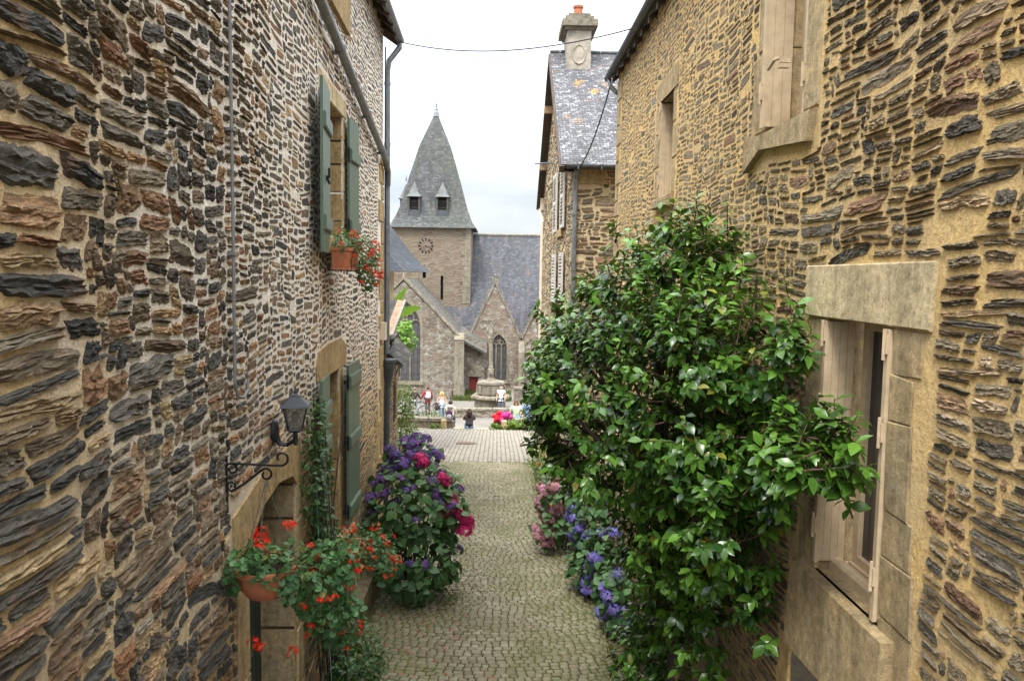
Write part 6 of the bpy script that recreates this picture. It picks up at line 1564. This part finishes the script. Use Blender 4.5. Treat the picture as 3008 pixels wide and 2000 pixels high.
def person(label, loc, rz, h, top, legs, hair, hair_len=.1, sit=False, pose=None, sleeves='long', shoe=(.05, .045, .04), hat=None, lean=0.0, walk=0.0, build=1.0, coat=0.0):
    """one figure about its own origin (feet, or seat when sitting), facing +y, then placed"""
    E_ = empty('person', (0, 0, 0), label, 'person')
    k = h / 1.70; J = {}
    J['pel'] = (0, 0, .93); J['spi'] = (0, .0 + lean * .15, 1.08); J['che'] = (0, lean * .35, 1.28); J['nec'] = (0, lean * .55, 1.45); J['hd0'] = (0, lean * .62 + .015, 1.53); J['hd1'] = (0, lean * .66 + .02, 1.62); J['top'] = (0, lean * .68 + .01, 1.69)
    J['nos'] = (0, lean * .66 + .115, 1.585)
    for s_, n_ in ((-1, 'L'), (1, 'R')):
        J['sh' + n_] = (s_ * .185 * build, lean * .45, 1.40); J['el' + n_] = (s_ * .255, lean * .4 - .03, 1.13); J['wr' + n_] = (s_ * .26, lean * .4 + .08, .89)
        J['hp' + n_] = (s_ * .095, 0, .90); J['kn' + n_] = (s_ * .105, .02 + s_ * walk * .22, .49); J['an' + n_] = (s_ * .105, -.03 + s_ * walk * .34 - (walk * .08 if s_ < 0 else 0), .085); J['to' + n_] = (s_ * .115, .14 + s_ * walk * .34, .035)
    if sit:
        dz = -.86
        for q in J: J[q] = (J[q][0], J[q][1], J[q][2] + dz)
        for s_, n_ in ((-1, 'L'), (1, 'R')):
            J['kn' + n_] = (s_ * .14, .43, .10); J['an' + n_] = (s_ * .13, .40, -.32); J['to' + n_] = (s_ * .14, .56, -.38)
            J['el' + n_] = (s_ * .25, lean * .4 + .10, .29); J['wr' + n_] = (s_ * .16, lean * .4 + .32, .20)
    J.update(pose or {})
    J = {a: np.array(b_) * k for a, b_ in J.items()}
    names = list(J); V = [J[a] for a in names]; ix = {a: i for i, a in enumerate(names)}
    Rb = {'pel': .105, 'spi': .085, 'che': (.10, .075) if sleeves != 'none' else (.135, .095), 'nec': .05, 'hd0': .068, 'hd1': .088, 'top': .055, 'nos': .016}
    for n_ in 'LR': Rb.update({'sh' + n_: .045, 'el' + n_: .040, 'wr' + n_: .027, 'hp' + n_: .075, 'kn' + n_: .056, 'an' + n_: .038, 'to' + n_: .03})
    Eg = [('pel', 'spi'), ('spi', 'che'), ('che', 'nec'), ('nec', 'hd0'), ('hd0', 'hd1'), ('hd1', 'top'), ('hd1', 'nos')]
    for n_ in 'LR': Eg += [('che', 'sh' + n_), ('sh' + n_, 'el' + n_), ('el' + n_, 'wr' + n_), ('pel', 'hp' + n_), ('hp' + n_, 'kn' + n_), ('kn' + n_, 'an' + n_), ('an' + n_, 'to' + n_)]
    E2 = [(ix[a], ix[b_]) for a, b_ in Eg]; Rl = [tuple(np.atleast_1d(Rb[a]) * k if np.size(Rb[a]) > 1 else (Rb[a] * k, Rb[a] * k)) for a in names]
    for s_, n_ in ((-1, 'L'), (1, 'R')):                        # palm, four fingers and a thumb
        w_ = J['wr' + n_]; d = unit(w_ - J['el' + n_]); side = unit(np.cross(d, [s_, 0, .2])); pm = w_ + d * .07 * k
        V.append(pm); Rl.append((.030 * k, .018 * k)); pi_ = len(V) - 1; E2.append((ix['wr' + n_], pi_))
        for f in range(4):
            o_ = side * (.024 - .016 * f) * k; L = (.070, .080, .076, .058)[f] * k
            V += [pm + d * .03 * k + o_, pm + d * (.03 * k + L * .55) + o_ * 1.15, pm + d * (.03 * k + L) + o_ * 1.1 + np.array([-s_ * .015 * k, 0, 0])]; q = len(V) - 3
            Rl += [(.009 * k,) * 2, (.008 * k,) * 2, (.007 * k,) * 2]; E2 += [(pi_, q), (q, q + 1), (q + 1, q + 2)]
        V += [w_ + d * .03 * k + side * .030 * k, w_ + d * .06 * k + side * .052 * k]; q = len(V) - 2; Rl += [(.011 * k,) * 2, (.008 * k,) * 2]; E2 += [(ix['wr' + n_], q), (q, q + 1)]
    skinmesh('body', V, E2, Rl, M['skin'], E_, 1, ix['pel'])
    def sub(name, chain, rad, mat, root):
        nm = []; [nm.append(a) for e in chain for a in e if a not in nm]; jx = {a: i for i, a in enumerate(nm)}
        return skinmesh(name, [Jc[a] for a in nm], [(jx[a], jx[b_]) for a, b_ in chain], [tuple(np.atleast_1d(rad[a]) * k) if np.size(rad[a]) > 1 else (rad[a] * k,) * 2 for a in nm], mat, E_, 1, jx[root])
    Jc = dict(J); Jc['hem'] = J['pel'] + np.array([0, 0, -.06 - coat]) * k; Jc['col'] = J['nec'] + np.array([0, -.01, -.01]) * k
    for n_ in 'LR': Jc['sl' + n_] = J['sh' + n_] * .45 + J['el' + n_] * .55; Jc['cu' + n_] = J['wr' + n_] * .92 + J['el' + n_] * .08; Jc['tc' + n_] = J['an' + n_] + np.array([0, 0, .02]) * k
    ch = [('pel', 'hem'), ('pel', 'spi'), ('spi', 'che')]; rt = {'pel': (.155 + coat * .2, .135 + coat * .2), 'hem': (.165 + coat * .35, .14 + coat * .3), 'spi': (.145, .125), 'che': (.172 * build, .135), 'col': .07}
    if sleeves != 'none': ch += [('che', 'col')]
    for n_ in 'LR':
        if sleeves == 'none': continue
        ch += [('che', 'sh' + n_)]; rt['sh' + n_] = .075
        if sleeves == 'short': ch += [('sh' + n_, 'sl' + n_)]; rt['sl' + n_] = .062
        else: ch += [('sh' + n_, 'el' + n_), ('el' + n_, 'cu' + n_)]; rt.update({'el' + n_: .058, 'cu' + n_: .045})
    sub('top', ch, rt, top, 'pel')
    ch = []; rt = {'pel': (.14, .125)}
    for n_ in 'LR': ch += [('pel', 'hp' + n_), ('hp' + n_, 'kn' + n_), ('kn' + n_, 'tc' + n_)]; rt.update({'hp' + n_: .105, 'kn' + n_: .074, 'tc' + n_: .062})
    sub('trousers', ch, rt, legs, 'pel')
    for n_ in 'LR':
        m = MB(); a, t_ = J['an' + n_], J['to' + n_]; m.tube([tuple(a + [0, -.05 * k, -.03 * k]), tuple(a + [0, 0, -.02 * k]), tuple((a + t_) / 2 + [0, 0, -.005 * k]), tuple(t_ + [0, .05 * k, -.005 * k])], [.045 * k, .052 * k, .048 * k, .030 * k], 8); m.build('shoe', cloth('shoe', shoe), E_, True)
    H = J['hd1']; m = MB()
    if hair is not None:
        m.ball(tuple(H + np.array([0, -.022, .028]) * k), (.100 * k, .108 * k, .105 * k), 12, 8)
        if hair_len > .12:
            m.tube([tuple(H + np.array([0, -.06, .05]) * k), tuple(H + np.array([0, -.085, -.06]) * k), tuple(H + np.array([0, -.10, -hair_len * .6]) * k), tuple(H + np.array([0, -.085, -hair_len]) * k)], [.085 * k, .098 * k, .095 * k, .05 * k], 10)
            for s_ in (-1, 1): m.tube([tuple(H + np.array([s_ * .07, .0, .05]) * k), tuple(H + np.array([s_ * .095, .01, -.06]) * k), tuple(H + np.array([s_ * .10, .03, -hair_len * .9]) * k)], [.035 * k, .04 * k, .02 * k], 8)
        m.build('hair', cloth('hair', hair, .5), E_, True)
    for s_ in (-1, 1):
        m = MB(); m.ball(tuple(H + np.array([s_ * .032, .082, -.005]) * k), .012 * k, 8, 6); m.build('eye', M['dark_room'], E_)
        m = MB(); m.ball(tuple(H + np.array([s_ * .092, .0, -.015]) * k), (.012 * k, .022 * k, .032 * k), 8, 6); m.build('ear', M['skin'], E_, True)
    m = MB(); m.ball(tuple(H + np.array([0, .078, -.062]) * k), (.024 * k, .012 * k, .008 * k), 8, 5); m.build('mouth', cloth('lips', (.38, .13, .10)), E_, True)
    if hat is not None:
        m = MB(); m.lathe([(.19, 0), (.185, .012), (.115, .03), (.11, .09), (.07, .125), (.01, .13)], tuple(H + np.array([0, -.01, .035]) * k), 16); m.build('hat', hat, E_, True)
    E_.location = loc; E_.rotation_euler = (0, 0, rz)
    return E_, J
def placed(E_, loc, rz): E_.location = loc; E_.rotation_euler = (0, 0, rz); return E_
def backpack(label, loc, rz, m1, m2, z, y, k=1.0):
    E_ = empty('backpack', (0, 0, 0), label, 'backpack'); m = MB()
    m.ball((0, y - .10, z), (.155 * k, .105 * k, .225 * k), 14, 10); m.build('bag', m1, E_, True)
    m = MB(); m.ball((0, y - .185 * k, z - .07), (.115 * k, .05 * k, .12 * k), 12, 8); m.build('pocket', m2, E_, True)
    for s_ in (-1, 1):
        m = MB(); m.tube([(s_ * .10, y - .06, z + .17), (s_ * .13, y + .06, z + .20), (s_ * .135, y + .17, z + .10), (s_ * .15, y + .10, z - .12), (s_ * .13, y - .05, z - .17)], .018, 6); m.build('strap', m2, E_, True)
    return placed(E_, loc, rz)
jeans = cloth('jeans', (.12, .20, .28)); dark_jeans = cloth('dark_jeans', (.07, .085, .12)); jacket_dark = cloth('jacket_dark', (.045, .035, .036)); white_cloth = cloth('white_cloth', (.70, .69, .68)); beige_cloth = cloth('beige_cloth', (.55, .48, .39))
person('person in dark brown jacket and pale grey trousers bent over a bicycle', (-5.0, 46.75, SQ), -.35, 1.70, jacket_dark, cloth('grey_cloth', (.36, .36, .37)), (.17, .13, .10), .08, lean=.12, walk=.3, pose={'wrR': (.30, .38, 1.02), 'elR': (.28, .14, 1.14), 'wrL': (-.20, .40, 1.03), 'elL': (-.27, .14, 1.15)})
person('person with short brown hair in a red top with a white backpack holding a bicycle', (-4.22, 47.2, SQ), .25, 1.70, cloth('red_cloth', (.33, .015, .03)), cloth('brown_cloth', (.12, .085, .065)), (.10, .04, .025), .1, pose={'wrL': (-.42, .16, .92), 'elL': (-.34, .02, 1.12)})
backpack('white backpack worn by the person in the red top', (-4.22, 47.2, SQ), .25, white_cloth, cloth('pale_grey_cloth', (.6, .58, .57)), 1.24, -.10)
person('person with long blonde hair in white vest and jeans walking towards the lane', (-3.23, 45.45, SQ), math.pi + .1, 1.68, white_cloth, jeans, (.62, .38, .13), .28, sleeves='none', walk=.55, shoe=(.55, .25, .06), pose={'wrR': (.20, .22, 1.02), 'elR': (.27, -.02, 1.12)})
E_ = empty('draped_jacket', (0, 0, 0), 'black jacket hanging over the forearm of the blonde person', 'jacket'); m = MB(); m.ball((0, 0, .0), (.15, .09, .10), 10, 8); m.tube([(-.03, 0, .0), (-.05, .02, -.2), (-.03, 0, -.36)], [.12, .15, .10], 8); m.tube([(.06, .03, 0), (.08, .03, -.25)], [.09, .07], 8); m.build('cloth', jacket_dark, E_, True); placed(E_, (-3.47, 45.22, SQ + .98), .3)
person('person in a hooded beige coat with a purple backpack sitting on the left edging wall', (-2.02, 33.72, -6.40), -.05, 1.66, beige_cloth, dark_jeans, (.055, .03, .028), .1, sit=True, lean=.10, coat=.05)
E_ = empty('coat_hood', (0, 0, 0), 'folded pale hood resting on the shoulders of the beige coated person', 'hood'); m = MB(); m.ball((0, -.06, .60), (.16, .11, .085), 12, 8); m.build('fabric', beige_cloth, E_, True); placed(E_, (-2.02, 33.72, -6.40), -.05)
backpack('purple and white backpack on the back of the beige coated person', (-2.04, 33.72, -6.40), -.05, cloth('purple_cloth', (.06, .035, .065)), cloth('lilac_cloth', (.42, .40, .45)), .27, -.11, .95)
person('person with long dark hair in a black jacket sitting on the top step, back turned', (-1.16, 33.28, -6.69), .05, 1.68, jacket_dark, jeans, (.035, .018, .012), .27, sit=True, lean=.05, coat=.04, pose={'wrL': (-.10, .26, .62), 'elL': (-.24, .22, .36), 'wrR': (.10, .26, .62), 'elR': (.24, .22, .36), 'knL': (-.15, .36, .16), 'knR': (.10, .38, .14)})
person('bald person in a white t-shirt and jeans standing beside the calvary', (.30, 47.9, SQ), math.pi - .25, 1.74, white_cloth, cloth('blue_grey_cloth', (.11, .13, .17)), None, 0, sleeves='short', build=1.08)
backpack('dark backpack worn by the bald person in the white t-shirt', (.30, 47.9, SQ), math.pi - .25, jacket_dark, jacket_dark, 1.26, -.10)
person('person in a pale green t-shirt sitting behind the right edging wall', (.90, 34.25, -6.42), math.pi, 1.66, cloth('mint_cloth', (.44, .56, .36)), jeans, (.12, .06, .03), .15, sit=True, sleeves='short', pose={'wrL': (-.30, .16, .06), 'elL': (-.29, .02, .30), 'wrR': (.30, .16, .06), 'elR': (.29, .02, .30)})
person('person wearing a white sun hat and blue top partly hidden by camellia leaves', (1.42, 35.0, -6.50), math.pi - .6, 1.62, cloth('blue_cloth', (.16, .25, .48)), jeans, (.12, .06, .03), .12, sit=True, sleeves='short', hat=white_cloth)
def jacket_heap(label, x, col, s_, sd_):
    r = np.random.default_rng(sd_); E_ = empty('jacket', (x, 33.55, -6.33), label, 'jacket'); m = MB()
    for k in range(7): m.ball((x + r.normal(0, .09) * s_, 33.52 + r.normal(0, .05), -6.22 + r.uniform(-.06, .18) * s_), (r.uniform(.09, .15) * s_, r.uniform(.08, .12), r.uniform(.07, .11) * s_), 16, 11)
    m.tube([(x - .05, 33.45, -6.18), (x - .14 * s_, 33.36, -6.30), (x - .20 * s_, 33.33, -6.44)], [.09, .08, .05], 7)
    o = m.build('cloth', cloth('jacket_cloth', col), E_, True)
    for v in o.data.vertices: v.co += Vector((math.sin(v.co.z * 52 + v.co.x * 23) * .010, math.sin(v.co.x * 47 + v.co.z * 30) * .010, math.sin(v.co.x * 41 + v.co.y * 39) * .010))
jacket_heap('crumpled bright red jacket lying on the right edging wall', .14, (.50, .010, .025), 1.1, 141); jacket_heap('crumpled pink jacket heaped next to the red one on the edging wall', .40, (.46, .03, .19), 1.1, 142)

# ------------------------------------------------------------------ bicycles
def bicycle(label, loc, rz, col):
    E_ = empty('bicycle', (0, 0, 0), label, 'bicycle'); f = MB(); rr = .34
    A, Bk, Sd, Ht, Hb = (-.52, 0, rr), (-.08, 0, .28), (-.22, 0, .80), (.36, 0, .84), (.40, 0, .68)
    for p, q, r_ in ((A, Bk, .012), (A, (-.19, 0, .74), .011), (Bk, Sd, .017), (Bk, Hb, .018), ((-.20, 0, .72), Ht, .017), (Ht, Hb, .019), (Hb, (.53, 0, rr), .013), (Sd, (-.24, 0, .92), .012)): f.tube([p, q], r_, 8)
    f.build('frame', plain('bike_paint', col, .35, .3, .1), E_)
    for x in (-.53, .54):
        m = MB(); m.tube([(x + rr * math.cos(2 * math.pi * i / 28), 0, rr + rr * math.sin(2 * math.pi * i / 28)) for i in range(29)], .017, 6); w_ = m.build('wheel', M['cable_black'], E_, True)
        m = MB(); m.tube([(x + (rr - .022) * math.cos(2 * math.pi * i / 28), 0, rr + (rr - .022) * math.sin(2 * math.pi * i / 28)) for i in range(29)], .009, 5); m.build('rim', M['zinc'], w_, True)
        m = MB()
        for k in range(16): a = 2 * math.pi * k / 16; m.tube([(x, .02 * (-1) ** k, rr), (x + (rr - .02) * math.cos(a), 0, rr + (rr - .02) * math.sin(a))], .0022, 3)
        m.tube([(x, -.05, rr), (x, .05, rr)], .02, 8); m.build('spokes', M['zinc'], w_)
        m = MB(); m.tube([(x + (rr + .04) * math.cos(a), 0, rr + (rr + .04) * math.sin(a)) for a in [R(20 + 14 * i) for i in range(10)]], .018, 5); m.build('mudguard', M['zinc'], E_)
    m = MB(); m.tube([(-.36, 0, .93), (-.22, 0, .95), (-.08, 0, .94)], [.09, .07, .025], 8); m.build('saddle', M['cable_black'], E_, True)
    m = MB(); m.tube([(.34, 0, .84), (.33, 0, 1.0), (.36, 0, 1.02)], .013, 8); m.tube([(.16, -.29, 1.0), (.3, -.22, 1.03), (.36, 0, 1.02), (.3, .22, 1.03), (.16, .29, 1.0)], .012, 8); m.build('handlebar', M['zinc'], E_, True)
    m = MB(); m.lathe([(.09, -.005), (.09, .005)], (0, 0, 0), 16); m.v = [(x - .08, z + .05, y + .28) for x, y, z in m.v]; m.tube([(-.08, .06, .28), (.04, .08, .16)], .012, 5); m.tube([(-.08, -.04, .28), (-.2, -.08, .40)], .012, 5); m.box(.0, .09, .05, .13, .14, .165); m.build('crank', M['zinc_dark'], E_)
    m = MB(); m.box(-.78, -.36, -.07, .07, .735, .75); m.tube([(-.52, .05, .34), (-.6, .05, .74)], .006, 5); m.build('carrier', M['zinc'], E_)
    m = MB(); m.ball((.46, 0, .90), (.05, .04, .045), 8, 6); m.build('lamp', M['zinc'], E_, True)
    placed(E_, loc, rz)
bicycle('grey bicycle held by the person in the dark jacket', (-4.93, 46.25, SQ), .25, (.25, .26, .27)); bicycle('second bicycle, dark framed, behind the blonde and red topped people', (-4.15, 47.75, SQ), -.08, (.10, .06, .06))
